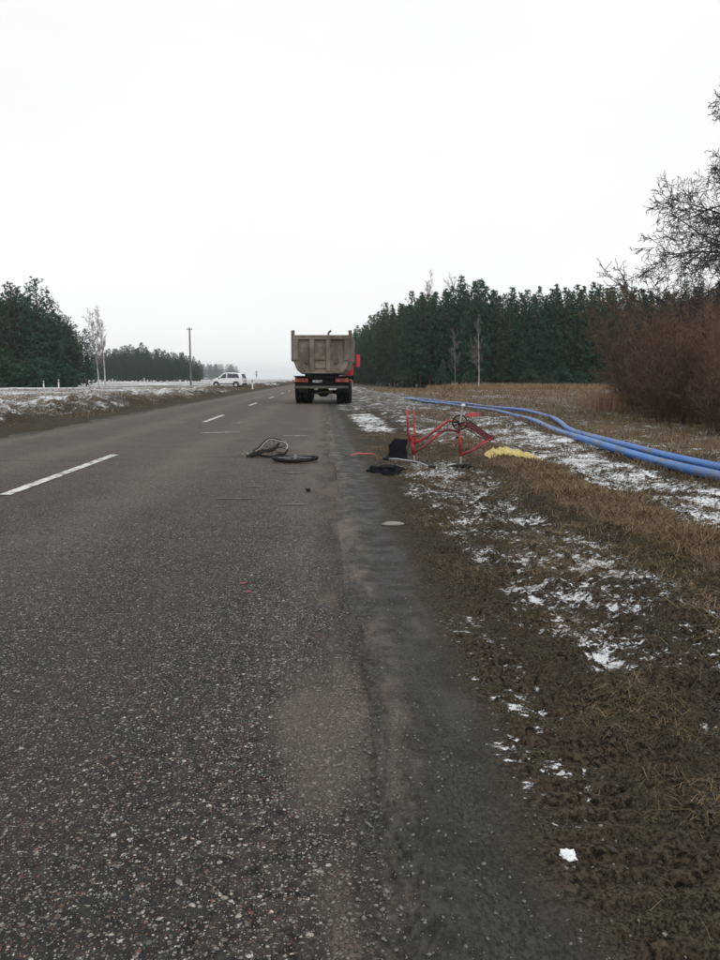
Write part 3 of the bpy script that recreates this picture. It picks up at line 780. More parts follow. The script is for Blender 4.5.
    for s in (-1, 1):
        m = MB(); m.tube([(x(410.5 + s * 2.5), s * .03, z(441)), (x(410 + s * 3.6), s * .05, z(433)), (x(409.4 + s * 3.8), s * .055, z(420)), (x(409 + s * 3.8), s * .055, z(409))], [.015, .014, .012, .009], 8); m.build('blade', 'bike_red', fk, smooth=True)
        m = MB(); m.box((x(409 + s * 3.8), s * .055, z(408)), (.022, .008, .035)); m.build('dropout', 'chrome', fk)
    m = MB(); m.tube([hd1, (x(413), 0, z(461))], .012, 8); m.build('stem', 'chrome', t)
    hz = z(461)
    hb = MB(); hb.tube([(x(385), .20, hz + .025 + hs * .5), (x(397), .16, hz + .012), (x(408), .06, hz), (x(413), 0, hz), (x(418), -.08, hz - .01), (x(424), -.20, hz - .035), (x(428), -.26, hz - .04)], .010, 8); hb = hb.build('handlebar', 'chrome', t, smooth=True)
    m = MB(); m.tube([(x(383), .205, hz + .025 + hs * .5), (x(389), .187, hz + .022 + hs * .4)], .018, 8); m.build('grip', 'black_plastic', hb)
    m = MB(); m.tube([(x(426), -.235, hz - .037), (x(430), -.33, hz - .04)], .018, 8); m.build('grip', 'black_plastic', hb)
    m = MB(); m.tube([(x(413), -.01, z(459)), (x(405), -.05, z(450)), (x(411), -.04, z(436)), (x(430), -.025, z(432)), (x(452), -.02, z(430))], .004, 5); m.build('brake_cable', 'black_plastic', t)
build_bicycle()

def build_bent_wheel():
    cx, cy = -0.75, 11.45
    t = thing('bicycle_wheel', 'buckled bicycle wheel with pale rim, arched up off the asphalt', 'wheel', (cx, cy, 0.008))
    P = []
    N = 48
    for k in range(N):
        a = 2 * math.pi * k / N
        x_ = 0.245 * math.cos(a) + .02 * math.sin(3 * a); y_ = 0.23 * math.sin(a)
        z_ = 0.085 + 0.088 * math.sin(a) + 0.04 * math.cos(a) * (1 + math.sin(a)) - 0.03 * math.cos(2 * a) + .014 * math.sin(5 * a)
        P.append((x_, y_, max(z_, .016)))
    seg = lambda a, b: [P[k % N] for k in range(a, b)]
    m = MB(); m.tube(P, .008, 8, closed=True); rim = m.build('rim', 'rim_pink', t, smooth=True)
    out = [(p[0] * 1.07, p[1] * 1.05, p[2] + (.012 if p[2] > .05 else .004)) for p in P]
    m = MB(); m.tube([(p[0], p[1], p[2] - .006) for p in (out[k % N] for k in range(7, 49))], [.010] + [.016] * 40 + [.010], 8); m.build('tyre', 'tyre_rubber', t, smooth=True)
    hub = Vector((0.05, -0.01, .10))
    m = MB(); m.tube([hub + Vector((-.02, -.045, -.02)), hub + Vector((.02, .045, .02))], .022, 10); m.tube([hub + Vector((-.035, -.075, -.035)), hub + Vector((.035, .075, .035))], .006, 6); m.build('hub', 'black_plastic', t)
    m = MB()
    for k in range(0, N, 2):
        q = Vector(P[k]); mid = (hub + q) / 2 + Vector((random.uniform(-.03, .03), random.uniform(-.03, .03), random.uniform(-.02, .02)))
        mid.z = max(mid.z, .01)
        m.tube([hub + Vector((0, random.choice((-.03, .03)), 0)), mid, q], .0040, 4)
    m.build('spokes', 'chassis', t)
    # crumpled dark mudguard caught in the spokes
    m = MB(); g = [(-.31, -.16, .012), (-.22, -.14, .05), (-.10, -.10, .085), (.0, -.05, .09), (.09, -.02, .12), (.13, .0, .17)]
    V, Fs = [], []
    for i, (a, b, c) in enumerate(g):
        w = .05
        V += [(a, b - w, max(.004, c - .03)), (a - .01, b - w * .5, c + .008), (a, b, c + .02), (a + .01, b + w * .5, c + .008), (a, b + w, max(.004, c - .03))]
    for i in range(len(g) - 1):
        for k in range(4): Fs.append((i * 5 + k, i * 5 + k + 1, i * 5 + 6 + k, i * 5 + 5 + k))
    m.add(V, Fs); o = m.build('mudguard', 'black_plastic', t, smooth=True)
    so = o.modifiers.new('thickness', 'SOLIDIFY'); so.thickness = .003
    m = MB(); m.tube([(-.26, -.1, .02), (-.33, -.04, .05), (-.36, .02, .045), (-.39, -.02, .02)], .006, 6); m.tube([(-.34, -.02, .05), (-.37, -.06, .09)], .005, 6); m.build('bent_stay', 'chrome', t)
build_bent_wheel()

def build_flat_wheel():
    t = thing('bicycle_wheel', 'black bicycle wheel lying flat on the asphalt, in front of the buckled one', 'wheel', (-0.36, 10.72, 0.008), R(8))
    N = 44
    P = [(.29 * math.cos(a), .27 * math.sin(a), .024 + .010 * (1 + math.cos(2 * a + .6))) for a in np.linspace(0, 2 * math.pi, N + 1)[:-1]]
    m = MB(); m.tube(P, .026, 10, closed=True); m.build('tyre', 'tyre_rubber', t, smooth=True)
    Q = [(p[0] * .9, p[1] * .9, p[2]) for p in P]
    m = MB(); m.tube(Q, .011, 8, closed=True); m.build('rim', 'chassis', t, smooth=True)
    m = MB(); m.tube([(0, 0, .0), (0, 0, .075)], .02, 10); m.tube([(0, 0, .0), (0, 0, .10)], .006, 6); m.build('hub', 'chrome', t)
    m = MB()
    for k in range(0, N, 2):
        q = Q[(k + 3 * (-1) ** (k // 2)) % N]; m.tube([(0, 0, .015 if k % 4 else .062), q], .0016, 4)
    m.build('spokes', 'chrome', t)
build_flat_wheel()

def crumple(name, mat, loc, size, seed, squash=0.6, label='', cat='', sub=4, rz=0, amp=.25, freq=3.0, flat=0.0):
    bm = bmesh.new(); bmesh.ops.create_icosphere(bm, subdivisions=sub, radius=1.0)
    from mathutils import noise as mn
    off = Vector((seed * 7.1, seed * 3.3, seed * 1.7))
    for v in bm.verts:
        p = v.co.copy()
        d = mn.noise(p * freq * .5 + off) * 1.0 + mn.noise(p * freq + off) * .7 + abs(mn.noise(p * freq * 2.3 + off)) * -.6
        v.co = p * (1 + amp * d)
        v.co.x *= size[0] / 2; v.co.y *= size[1] / 2; v.co.z *= size[2] / 2
        if v.co.z < -size[2] * .28: v.co.z = -size[2] * .28 + (v.co.z + size[2] * .28) * .1
    lo = min(v.co.z for v in bm.verts)
    for v in bm.verts: v.co.z -= lo
    me = bpy.data.meshes.new(name); bm.to_mesh(me); bm.free(); me.materials.append(MATS[mat])
    me.polygons.foreach_set('use_smooth', [True] * len(me.polygons))
    o = link(bpy.data.objects.new(name, me)); o.location = loc; o.rotation_euler = (0, 0, rz)
    if label: tag(o, label, cat)
    return o

# upright black bag beside the front end of the bicycle
def build_bag():
    x0, y0 = 1.03, 11.05; z0 = gz(x0, y0) - .01
    t = thing('bag', 'upright black cloth bag beside the bicycle fork', 'bag', (x0, y0, z0), R(4))
    V, Fs = [], []
    n = 20; rows = 9
    for r in range(rows):
        f = r / (rows - 1)
        for k in range(n):
            a = 2 * math.pi * k / n
            wx = .145 - .03 * f; wy = .085 - .05 * f
            c, s = math.cos(a), math.sin(a)
            px = wx * math.copysign(abs(c) ** .7, c) * (1 + .12 * math.sin(3 * a + 4 * f) + .10 * math.sin(7 * f + 1)); py = wy * math.copysign(abs(s) ** .6, s) + .012 * math.sin(2.5 * f * 6 + 3 * px * 12)
            V.append((px + .03 * f * f, py, .265 * f + .045 * f * math.sin(a + 2.4) + .02 * f * math.sin(a * 3 + 1)))
    for r in range(rows - 1):
        for k in range(n): Fs.append((r * n + k, r * n + (k + 1) % n, (r + 1) * n + (k + 1) % n, (r + 1) * n + k))
    Fs.append(tuple(range(n))[::-1]); Fs.append(tuple((rows - 1) * n + k for k in range(n)))
    m = MB(); m.add(V, Fs); m.build('body', 'bag_cloth', t, smooth=True)
    for s in (-1, 1):
        m = MB(); m.tube([(-.06, s * .035, .24), (-.05, s * .05, .17), (.0, s * .065, .12), (.06, s * .05, .18), (.08, s * .03, .25)], .008, 6); m.build('handle', 'bag_cloth', t)
build_bag()
o = crumple('jacket', 'bag_cloth', (0.76, 9.55, gz(.76, 9.55) - .012), (.44, .26, .16), 3, label='crumpled black cloth heap on the mud in front of the upright bag', cat='cloth', amp=.42, freq=2.6)
o.name = 'cloth_heap'

def build_mudguard():
    x0, y0 = 0.57, 11.35
    t = thing('mudguard', 'faded red curved mudguard strip with a dark end, lying on the muddy shoulder', 'mudguard', (x0, y0, gz(x0, y0) + .004), R(-3))
    V, Fs = [], []
    n = 14
    for i in range(n):
        f = i / (n - 1); x_ = -.17 + .38 * f; zc = .012 + .035 * math.sin(math.pi * f) * (1 + .3 * math.sin(9 * f)); w = .032 * (1 - .4 * f)
        for a in (-1, -.5, 0, .5, 1): V.append((x_, a * w + .015 * math.sin(5 * f), zc + .014 * (1 - a * a)))
    for i in range(n - 1):
        for k in range(4): Fs.append((i * 5 + k, i * 5 + k + 1, i * 5 + 6 + k, i * 5 + 5 + k))
    m = MB(); m.add(V, Fs); o = m.build('blade', 'faded_red', t, smooth=True); so = o.modifiers.new('thickness', 'SOLIDIFY'); so.thickness = .004
    m = MB(); m.box((-.20, .0, .012), (.10, .06, .008), Matrix.Rotation(R(-8), 3, 'Y')); m.build('flap', 'black_plastic', t, .003)
    m = MB(); m.tube([(.05, .02, .05), (.12, .06, .03), (.20, .05, .012)], .004, 5); m.build('stay', 'chrome', t)
build_mudguard()

# crumpled yellow film on the verge
def build_film():
    from mathutils import noise as mn
    n, k2 = 46, 26
    V, Fs = [], []
    ang = R(-6)
    for j in range(k2):
        for i in range(n):
            u, v = i / (n - 1) * 2 - 1, j / (k2 - 1) * 2 - 1
            p = Vector((u * 3.2, v * 2.2, 4.2))
            edge = max(0, 1 - (abs(u) ** 3)) * max(0, 1 - abs(v) ** 3)
            ripp = abs(mn.noise(p * 1.0)) + .6 * abs(mn.noise(p * 2.3)) + .3 * abs(mn.noise(p * 5))
            x_ = u * (.42 - .10 * abs(v) * (.5 + mn.noise(p * .7))) + .03 * mn.noise(p * 2 + Vector((5, 0, 0)))
            y_ = v * (.17 - .08 * u) + .03 * mn.noise(p * 2 + Vector((0, 9, 0)))
            X_, Y_ = 2.70 + x_ * math.cos(ang) - y_ * math.sin(ang), 11.05 + x_ * math.sin(ang) + y_ * math.cos(ang)
            V.append((X_, Y_, gz(X_, Y_) + .02 + edge * (.045 + .055 * ripp) * (1.15 - .6 * u)))
    for j in range(k2 - 1):
        for i in range(n - 1): Fs.append((j * n + i, j * n + i + 1, (j + 1) * n + i + 1, (j + 1) * n + i))
    m = MB(); m.add(V, Fs); o = m.build('plastic_film', 'yellow_film', smooth=False)
    so = o.modifiers.new('thickness', 'SOLIDIFY'); so.thickness = .004
    tag(o, 'crumpled yellow plastic sheet lying in dry grass behind the bicycle', 'plastic sheet')
build_film()

crumple('flat_stone', 'pale_stone', (0.535, 6.02, gz(.535, 6.02) - .004), (.19, .10, .035), 5, label='thin pale flat stone lying on the smooth muddy strip', cat='stone', sub=3, rz=R(5), amp=.2, freq=1.6)
crumple('snow_lump', 'snow_lump', (0.565, 1.71, gz(.565, 1.71) - .004), (.036, .040, .022), 9, label='small lone lump of snow on the smooth mud in the foreground', cat='snow', sub=4, amp=.34, freq=4.5)
crumple('debris_bit', 'black_plastic', (-0.14, 7.79, .006), (.05, .09, .05), 12, label='small dark scrap of debris on the asphalt near the road edge', cat='debris', sub=2, amp=.35, freq=2.0)
m = MB(); m.tube([(3.50, 11.10, gz(3.5, 11.1) + .03), (3.70, 10.95, gz(3.7, 10.95) + .045), (3.92, 10.72, gz(3.92, 10.72) + .03)], [.016, .017, .014], 7)
tag(m.build('lath', 'wood_white'), 'thin white stick lying on the snow beside the yellow plastic sheet', 'stick')

# ------------------------------------------------------------------ blue pipes
def smooth_path(pts, n=14):
    pts = [Vector(p) for p in pts]; out = []
    for i in range(len(pts) - 1):
        p0 = pts[max(i - 1, 0)]; p1 = pts[i]; p2 = pts[i + 1]; p3 = pts[min(i + 2, len(pts) - 1)]
        for k in range(n):
            t = k / n
            out.append(0.5 * ((2 * p1) + (p2 - p0) * t + (2 * p0 - 5 * p1 + 4 * p2 - p3) * t * t + (3 * p1 - p0 - 3 * p2 + p3) * t ** 3))
    out.append(pts[-1]); return out
def pipe(pts, r, label):
    P = smooth_path([(a, b, 0) for a, b in pts])
    P = [Vector((p.x, p.y, r - .012 + .012 * math.sin(p.y * .9 + r * 40))) for p in P]
    t = thing('water_pipe', label, 'pipe', (P[0].x, P[0].y, 0), group='blue pipes laid out along the verge')
    o = Vector((P[0].x, P[0].y, 0))
    m = MB(); m.tube([p - o for p in P], r, 16, cap=False); m.build('wall', 'pipe_blue', t, smooth=True)
    for k in range(20, len(P) - 5, 46):
        m = MB(); m.tube([P[k] - o, P[k] + (P[k + 1] - P[k]).normalized() * .05 - o], r + .006, 16); m.build('weld_bead', 'pipe_blue', t)
    return t
pipe([(4.55, 2.0), (4.42, 5.5), (4.36, 8.52), (4.36, 10.44), (4.47, 12.62), (4.80, 15.91), (5.45, 21.0), (5.75, 25.5), (5.55, 30), (5.05, 36.0), (4.72, 42.0), (4.62, 44.5)], .060, 'nearer blue plastic pipe, on the side towards the road')
pipe([(5.15, 2.0), (4.95, 5.5), (4.80, 9.47), (4.76, 11.41), (4.87, 13.84), (5.20, 16.5), (5.95, 20.0), (6.5, 23.0), (6.75, 26.5), (6.3, 31.5), (5.6, 38), (5.1, 43), (4.95, 45.5)], .060, 'farther blue plastic pipe, on the side towards the brown shrubs')

# ------------------------------------------------------------------ posts and pole
def utility_pole():
    x0, y0 = -22.5, 140.0
    t = thing('utility_pole', 'lone grey utility pole standing in the far field by the pines', 'pole', (x0, y0, gz(x0, y0) - .1))
    m = MB(); m.tube([(0, 0, 0), (0, 0, 9.9)], [.17, .12], 10); m.build('shaft', 'pole_wood', t)
    m = MB(); m.box((0, 0, 9.6), (.9, .12, .12)); m.build('cross_arm', 'pole_wood', t)
    for dx in (-.38, 0, .38):
        m = MB(); m.tube([(dx, 0, 9.66), (dx, 0, 9.86)], .05, 8); m.build('insulator', 'plate', t)
utility_pole()
def marker(x0, y0, h, label):
    t = thing('marker_post', label, 'post', (x0, y0, gz(x0, y0) - .05), group='white marker posts')
    m = MB(); m.box((0, 0, h / 2), (.14, .10, h), taper=.85); m.build('shaft', 'wood_white', t, .01)
    m = MB(); m.box((0, 0, h * .80), (.142, .104, .12), taper=.97); m.build('band', 'black_plastic', t)
marker(-6.75, 79.0, 1.0, 'white roadside marker post close behind the small white car')
marker(-30.8, 96.0, 1.1, 'white post at the foot of the pine wood, nearer the birches')
marker(-32.7, 96.5, 0.9, 'shorter white post at the foot of the pine wood')

# ------------------------------------------------------------------ vegetation generators
rng = np.random.default_rng(5)

def seg_mesh(segs, sides=3):
    """segs: (n, 8) p0 p1 r0 r1 -> verts, quads"""
    S = np.asarray(segs, float); n = len(S)
    p0, p1, r0, r1 = S[:, 0:3], S[:, 3:6], S[:, 6], S[:, 7]
    d = p1 - p0; d /= np.maximum(np.linalg.norm(d, axis=1, keepdims=True), 1e-6)
    ref = np.where(np.abs(d[:, 2:3]) > .9, np.array([[1., 0, 0]]), np.array([[0, 0, 1.]]))
    u = np.cross(d, ref); u /= np.maximum(np.linalg.norm(u, axis=1, keepdims=True), 1e-6)
    w = np.cross(d, u)
    V = np.zeros((n, 2 * sides, 3))
    for k in range(sides):
        a = 2 * math.pi * k / sides
        o = u * math.cos(a) + w * math.sin(a)
        V[:, k] = p0 + o * r0[:, None]; V[:, sides + k] = p1 + o * r1[:, None]
    base = (np.arange(n) * 2 * sides)[:, None]
    F = np.concatenate([base + np.array([[k, (k + 1) % sides, sides + (k + 1) % sides, sides + k]]) for k in range(sides)], 0)
    return V.reshape(-1, 3), F

def rand_unit(n, r):
    v = r.normal(size=(n, 3)); return v / np.linalg.norm(v, axis=1, keepdims=True)

def needle_crown(seed, h, rad, low, per=11, whorls=27, clumps=6, dome=False):
    r = np.random.default_rng(seed)
    C, Dv, S, VR = [], [], [], []
    br = []
    lean = r.normal(size=2) * .012 * h
    for wv in range(whorls):
        f = wv / (whorls - 1); zc = h * (low + (0.985 - low) * f ** .92)
        top = 1 - (zc / h)
        L = rad * (0.07 + min(1.0, top * 1.7) ** .9) * (1.0 if zc > .25 * h else .8)
        if dome: L = rad * (0.12 + (.95 if dome is True else .9) * min(1.0, top * (2.6 if dome is True else 2.2)) ** .75)
        nb = int(4 + 4 * min(1, top * 2.5))
        a0 = r.uniform(0, 6.28)
        for b in range(nb):
            a = a0 + 6.283 * b / nb + r.normal() * .25
            Lb = L * r.uniform(.55, 1.15)
            up = .25 + .5 * (1 - top) + r.normal() * .12
            base = np.array([lean[0] * f, lean[1] * f, zc])
            tip = base + np.array([math.cos(a) * Lb, math.sin(a) * Lb, Lb * up])
            br.append([*base, *tip, .03 * (top + .2), .008])
            m = max(2, int(clumps * Lb / rad + 1))
            for q in range(m):
                t = .30 + .70 * (q + r.uniform(0, 1)) / m
                p = base + (tip - base) * t + r.normal(size=3) * .13 * Lb * np.array([1, 1, .6])
                d = (tip - base) / Lb + np.array([0, 0, .6]) + r.normal(size=3) * .25
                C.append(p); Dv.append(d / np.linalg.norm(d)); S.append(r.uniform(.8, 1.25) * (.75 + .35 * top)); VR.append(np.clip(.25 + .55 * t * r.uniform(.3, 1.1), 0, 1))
    for q in range(5):
        C.append(np.array([lean[0], lean[1], h * (.95 + .012 * q)])); Dv.append(np.array([0, 0, 2.2 - .2 * q])); S.append(1.1 - .12 * q); VR.append(.6)
    C = np.array(C); Dv = np.array(Dv); S = np.array(S); VR = np.array(VR)
    n = len(C)
    dirs = rand_unit(n * per, r).reshape(n, per, 3) * .95 + Dv[:, None, :] * .95
    dirs /= np.linalg.norm(dirs, axis=2, keepdims=True)
    L = (.24 + .20 * r.random((n, per))) * S[:, None]
    side = np.cross(dirs, rand_unit(n * per, r).reshape(n, per, 3)); side /= np.linalg.norm(side, axis=2, keepdims=True)
    big = rad > 4
    w = (.20 if big else .038) * S[:, None, None]
    L = L * (3.0 if big else 1.0)
    root = C[:, None, :] - dirs * .05
    mid = root + dirs * L[..., None] * .55
    V = np.stack([root, mid + side * w, root + dirs * L[..., None], mid - side * w], 2).reshape(-1, 3)
    k = n * per
    F = np.arange(k * 4).reshape(k, 4)
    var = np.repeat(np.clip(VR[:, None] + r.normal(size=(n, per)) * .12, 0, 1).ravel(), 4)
    return V, F, var, br

pine_meshes = {}
def pine_kind(key, seed, h, rad, low, mat='pine_needles', **kw):
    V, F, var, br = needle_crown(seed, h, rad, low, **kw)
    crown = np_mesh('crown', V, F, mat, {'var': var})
    zs = np.linspace(0, h * .97, 9)
    segs = [[0, 0, zs[i], 0, 0, zs[i + 1], .012 * h * (1 - i / 9.5), .012 * h * (1 - (i + 1) / 9.5)] for i in range(8)]
    tv, tf = seg_mesh(np.array(segs), 8)
    bv, bf = seg_mesh(np.array(br), 3)
    trunk = np_mesh('trunk', tv, tf, 'bark_pine'); limbs = np_mesh('limbs', bv, bf, 'bark_pine')
    pine_meshes[key] = (trunk, limbs, crown, h)
for i in range(7):
    pine_kind(('f', i), 100 + i, 11.5, [1.75, 1.5, 1.9, 1.6, 1.7, 1.45, 1.85][i], [.05, .10, .04, .12, .06, .08, .05][i], dome=('soft' if i % 3 else False))
for i in range(4):
    pine_kind(('o', i), 200 + i, 12.0, [2.6, 2.3, 2.9, 2.1][i], [.03, .06, .04, .08][i], 'pine_needles_brown' if i == 3 else 'pine_needles', per=12, whorls=24, clumps=9, dome=True)
for i in range(2):
    pine_kind(('y', i), 300 + i, 3.0, [1.2, 1.0][i], .02, per=8, whorls=14, clumps=6)

def pine(key, x, y, h, label, group, name='pine_tree', rz=None, wide=1.0):
    trunk, limbs, crown, h0 = pine_meshes[key]
    s = h / h0
    t = thing(name, label, 'pine', (x, y, gz(x, y) - .05), rz if rz is not None else rng.uniform(0, 6.28), group)
    t.scale = (s * wide, s * wide, s)
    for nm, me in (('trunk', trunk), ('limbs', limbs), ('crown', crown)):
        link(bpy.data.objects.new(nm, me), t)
    return t

# wood on the right: front along X, flank running away beside the road
LF = 'dark green pine in the front rows of the wood across the road-side field'
LS = 'dark green pine on the flank of the wood running away behind the truck'
gF, gS = 'pines along the front of the wood', 'pines along the flank of the wood'
for row in range(4):
    for k in range(34):
        x = 12.0 + k * 1.38 + rng.uniform(-.45, .45) + .6 * (row % 2)
        y = max(93.0, 99.5 - .9 * (x - 12)) + row * 2.2 + rng.uniform(-.7, .7) - .04 * max(0, x - 19)
        pine(('f', int(rng.integers(7))), x, y, 11.2 + rng.normal() * .55 + row * .2 + 1.6 * float(vnoise(np.array([x * .17]), np.array([3.0]), 88)[0]), LF, gF)
for row in range(3):
    for k in range(36):
        f = k / 35
        y = 101 + 125 * f ** 1.1 + rng.uniform(-.8, .8)
        x = 11.0 - 3.2 * min(1, (y - 100) / 75) + row * 2.0 + rng.uniform(-.45, .45)
        pine(('f', int(rng.integers(7))), x, y, 11.0 + rng.normal() * .6 + row * .35 + 1.5 * float(vnoise(np.array([y * .09]), np.array([7.0]), 89)[0]), LS, gS)
for i, (x, y, h) in enumerate(((23.5, 90.0, 2.3), (25.2, 89.0, 1.8), (27.2, 90.5, 2.6), (28.9, 89.4, 2.0), (30.8, 90.6, 2.4), (14.2, 94.5, 2.2), (17.0, 92.0, 2.0), (10.6, 99.5, 2.4))):
    pine(('y', i % 2), x, y, h, 'low young pine at the foot of the right-hand wood', 'young pines at the foot of the wood', 'young_pine', wide=1.25)

# pine wood on the left
LL = 'tall spreading pine in the nearer wood beyond the snowy field'
gL = 'pines of the nearer wood across the snowy field'
spec = [(-52, 108, 13), (-49.5, 107, 13.4), (-47.4, 108, 13.6), (-45.6, 106.5, 13.2), (-43.9, 107.5, 13.7), (-42.2, 106, 12.8), (-40.6, 107.4, 12.2), (-39.2, 106.2, 11.6), (-37.9, 107, 11.4), (-35.2, 106.6, 11.4), (-33.9, 107.6, 9.2), (-32.6, 108.4, 6.6)]
for i, (x, y, h) in enumerate(spec):
    pine(('o', i % 4), x, y, h, LL, gL)
pine(('o', 0), -36.5, 106.5, 13.6, 'tallest pine of the nearer left wood, its ragged top above the rest', 'pines of the nearer wood across the snowy field')
for i in range(34):
    x = -58 + 25 * (i % 17) / 16 + rng.uniform(-.6, .6); y = 110.5 + 3.0 * (i // 17) + rng.uniform(-.6, .6)
    pine(('o', i % 4), x, y, np.interp(x, [-58, -43, -38, -33], [12.6, 12.6, 10.2, 7.6]) + rng.normal() * .9, LL, gL)
LM = 'small dark pine in the second, more distant wood behind the utility pole'
gM = 'pines of the second wood behind the pole'
for i in range(46):
    f = (i % 23) / 22
    x = -92 + 43 * f + rng.uniform(-.7, .7); y = 322 + 5 * (i // 23) + rng.uniform(-1.5, 1.5)
    h = np.interp(f, [0, .1, .3, .5, .7, .85, 1], [9, 11, 13.2, 13.6, 11.6, 10.8, 8.5]) + rng.normal() * .7
    pine(('f', int(rng.integers(7))), x, y, h, LM, gM, wide=1.5)

for i in range(12):
    x = -57 + 2.15 * i + rng.uniform(-.6, .6)
    pine(('y', i % 2), x, 104.6 + rng.uniform(-.6, .6), 3.6 + rng.uniform(-.9, 1.1), 'low bushy pine filling the foot of the nearer wood across the field', 'bushy pines at the foot of the nearer wood', 'young_pine', wide=1.5)
# far wood, one hazy mass
P = []
VV, FF, AA = [], [], []
off = 0
_n0 = 0
V0, F0, v0, _ = needle_crown(900, 23.5, 6.0, .03, per=4, whorls=13, clumps=4)
for i in range(64):
    f = rng.random(); x = -216 + 80 * f; y = 1300 + rng.uniform(-8, 16) ; s = rng.uniform(.93, 1.06) * (1 if f < .9 else .9)
    a = rng.uniform(0, 6.28); c, q = math.cos(a), math.sin(a)
    W = V0 * s * 1.0; W = np.stack([W[:, 0] * c - W[:, 1] * q + x, W[:, 0] * q + W[:, 1] * c + y, W[:, 2]], 1)
    VV.append(W); FF.append(F0 + off); AA.append(v0); off += len(W)
far = np_obj('distant_wood', np.concatenate(VV), np.concatenate(FF), 'distant_needles', {'var': np.concatenate(AA)})
tag(far, 'hazy blue-grey wood on the horizon behind the white car', 'wood', kind='stuff')

# bare trees -------------------------------------------------------
def grow(p, d, L, r, depth, cfg, out, rg):
    """recursive bare branch: out collects (depth, segment)"""
    n = cfg['segs'][depth]; p = np.array(p, float); d = np.array(d, float); d /= np.linalg.norm(d)
    pts = [p.copy()]
    for k in range(n):
        d = d + rg.normal(size=3) * cfg['wob'][depth] + np.array([0, 0, cfg['up'][depth]])
        d /= np.linalg.norm(d)
        q = p + d * L / n
        ra = r * (1 - .75 * k / n); rb = r * (1 - .75 * (k + 1) / n)
        out.append((depth, [*p, *q, max(ra, cfg['rmin']), max(rb, cfg['rmin'])]))
        p = q; pts.append(p.copy())
        if depth < cfg['depth']:
            lo = cfg['start'][depth]
            f = (k + 1) / n
            if f >= lo:
                for c in range(int(cfg['kids'][depth] / n / (1 - lo) + rg.random())):
                    ang = rg.normal(cfg['ang'][depth], .18); az = rg.uniform(0, 6.283)
                    ref = np.cross(d, [0, 0, 1.]) if abs(d[2]) < .9 else np.cross(d, [1., 0, 0])
                    ref /= np.linalg.norm(ref); ref2 = np.cross(d, ref)
                    nd = d * math.cos(ang) + (ref * math.cos(az) + ref2 * math.sin(az)) * math.sin(ang)
                    Lk = L * cfg['len'][depth] * (1.15 - .75 * f if depth == 0 else 1.1 - .5 * f) * rg.uniform(.7, 1.2)
                    grow(p - d * L / n * rg.random(), nd, Lk, max(rb * cfg['rk'], cfg['rmin']), depth + 1, cfg, out, rg)

def limb_tree(name, loc, h, label, cat, seed, mats, cfg, n_limb, reach, rad=.011):
    rg = np.random.default_rng(seed); t = thing(name, label, cat, loc)
    zs = np.linspace(-.1, h, 17); ox = np.cumsum(rg.normal(size=17) * .05); oy = np.cumsum(rg.normal(size=17) * .05)
    tr = [[ox[i], oy[i], zs[i], ox[i + 1], oy[i + 1], zs[i + 1], h * rad * (1 - .9 * i / 16) + .01, h * rad * (1 - .9 * (i + 1) / 16) + .01] for i in range(16)]
    np_obj('trunk', *seg_mesh(np.array(tr), 9), mats[0], smooth=True, parent=t)
    kinds = []
    for v in range(6):
        out = []; grow((0, 0, 0), (1, 0, .05), 4.0, .055, 1, cfg, out, rg)
        kinds.append((np.array([d_ for d_, q in out]), np.array([q for d_, q in out])))
    L1, TW, TIP = [], [], []
    for i in range(n_limb):
        f = i / (n_limb - 1); f = f ** 1.2; z = h * (.15 + .85 * f)
        dp, S = kinds[i % 6]; sc = reach(f) / 4.0 * rg.uniform(.8, 1.15)
        az = i * 2.39996 + rg.normal() * .25; tilt = .02 + .55 * f ** 1.5 + rg.normal() * .10; roll = rg.uniform(0, 6.28)
        M = np.array(Matrix.Rotation(az, 3, 'Z') @ Matrix.Rotation(-tilt, 3, 'Y') @ Matrix.Rotation(roll, 3, 'X'))
        o = np.array([np.interp(z, zs, ox), np.interp(z, zs, oy), z])
        T = S.copy(); T[:, 0:3] = S[:, 0:3] @ M.T * sc + o; T[:, 3:6] = S[:, 3:6] @ M.T * sc + o
        T[:, 6:8] = np.maximum(S[:, 6:8] * sc, cfg['rmin'])
        L1.append(T[dp == 1]); TW.append(T[dp > 1]); TIP.append(T[dp == cfg['depth'], 3:6])
    tw = np.concatenate(L1 + TW)
    np_obj('crown', *seg_mesh(tw, 3), mats[2], parent=t)
    tips = np.concatenate(TIP); tips = tips[rg.random(len(tips)) < .2]; n = len(tips)
    o = np.array([[1, 0, 0], [-1, 0, 0], [0, 1, 0], [0, -1, 0], [0, 0, 1.9], [0, 0, -1.9]]) * .014
    V = (tips[:, None] + o[None] * rg.uniform(.7, 1.4, (n, 1, 1))).reshape(-1, 3)
    f_ = np.array([[0, 2, 4], [2, 1, 4], [1, 3, 4], [3, 0, 4], [2, 0, 5], [1, 2, 5], [3, 1, 5], [0, 3, 5]])
    co = np_obj('cones', V, (np.arange(n)[:, None, None] * 6 + f_[None]).reshape(-1, 3), mats[2], parent=t); co['kind'] = 'stuff'
    return t

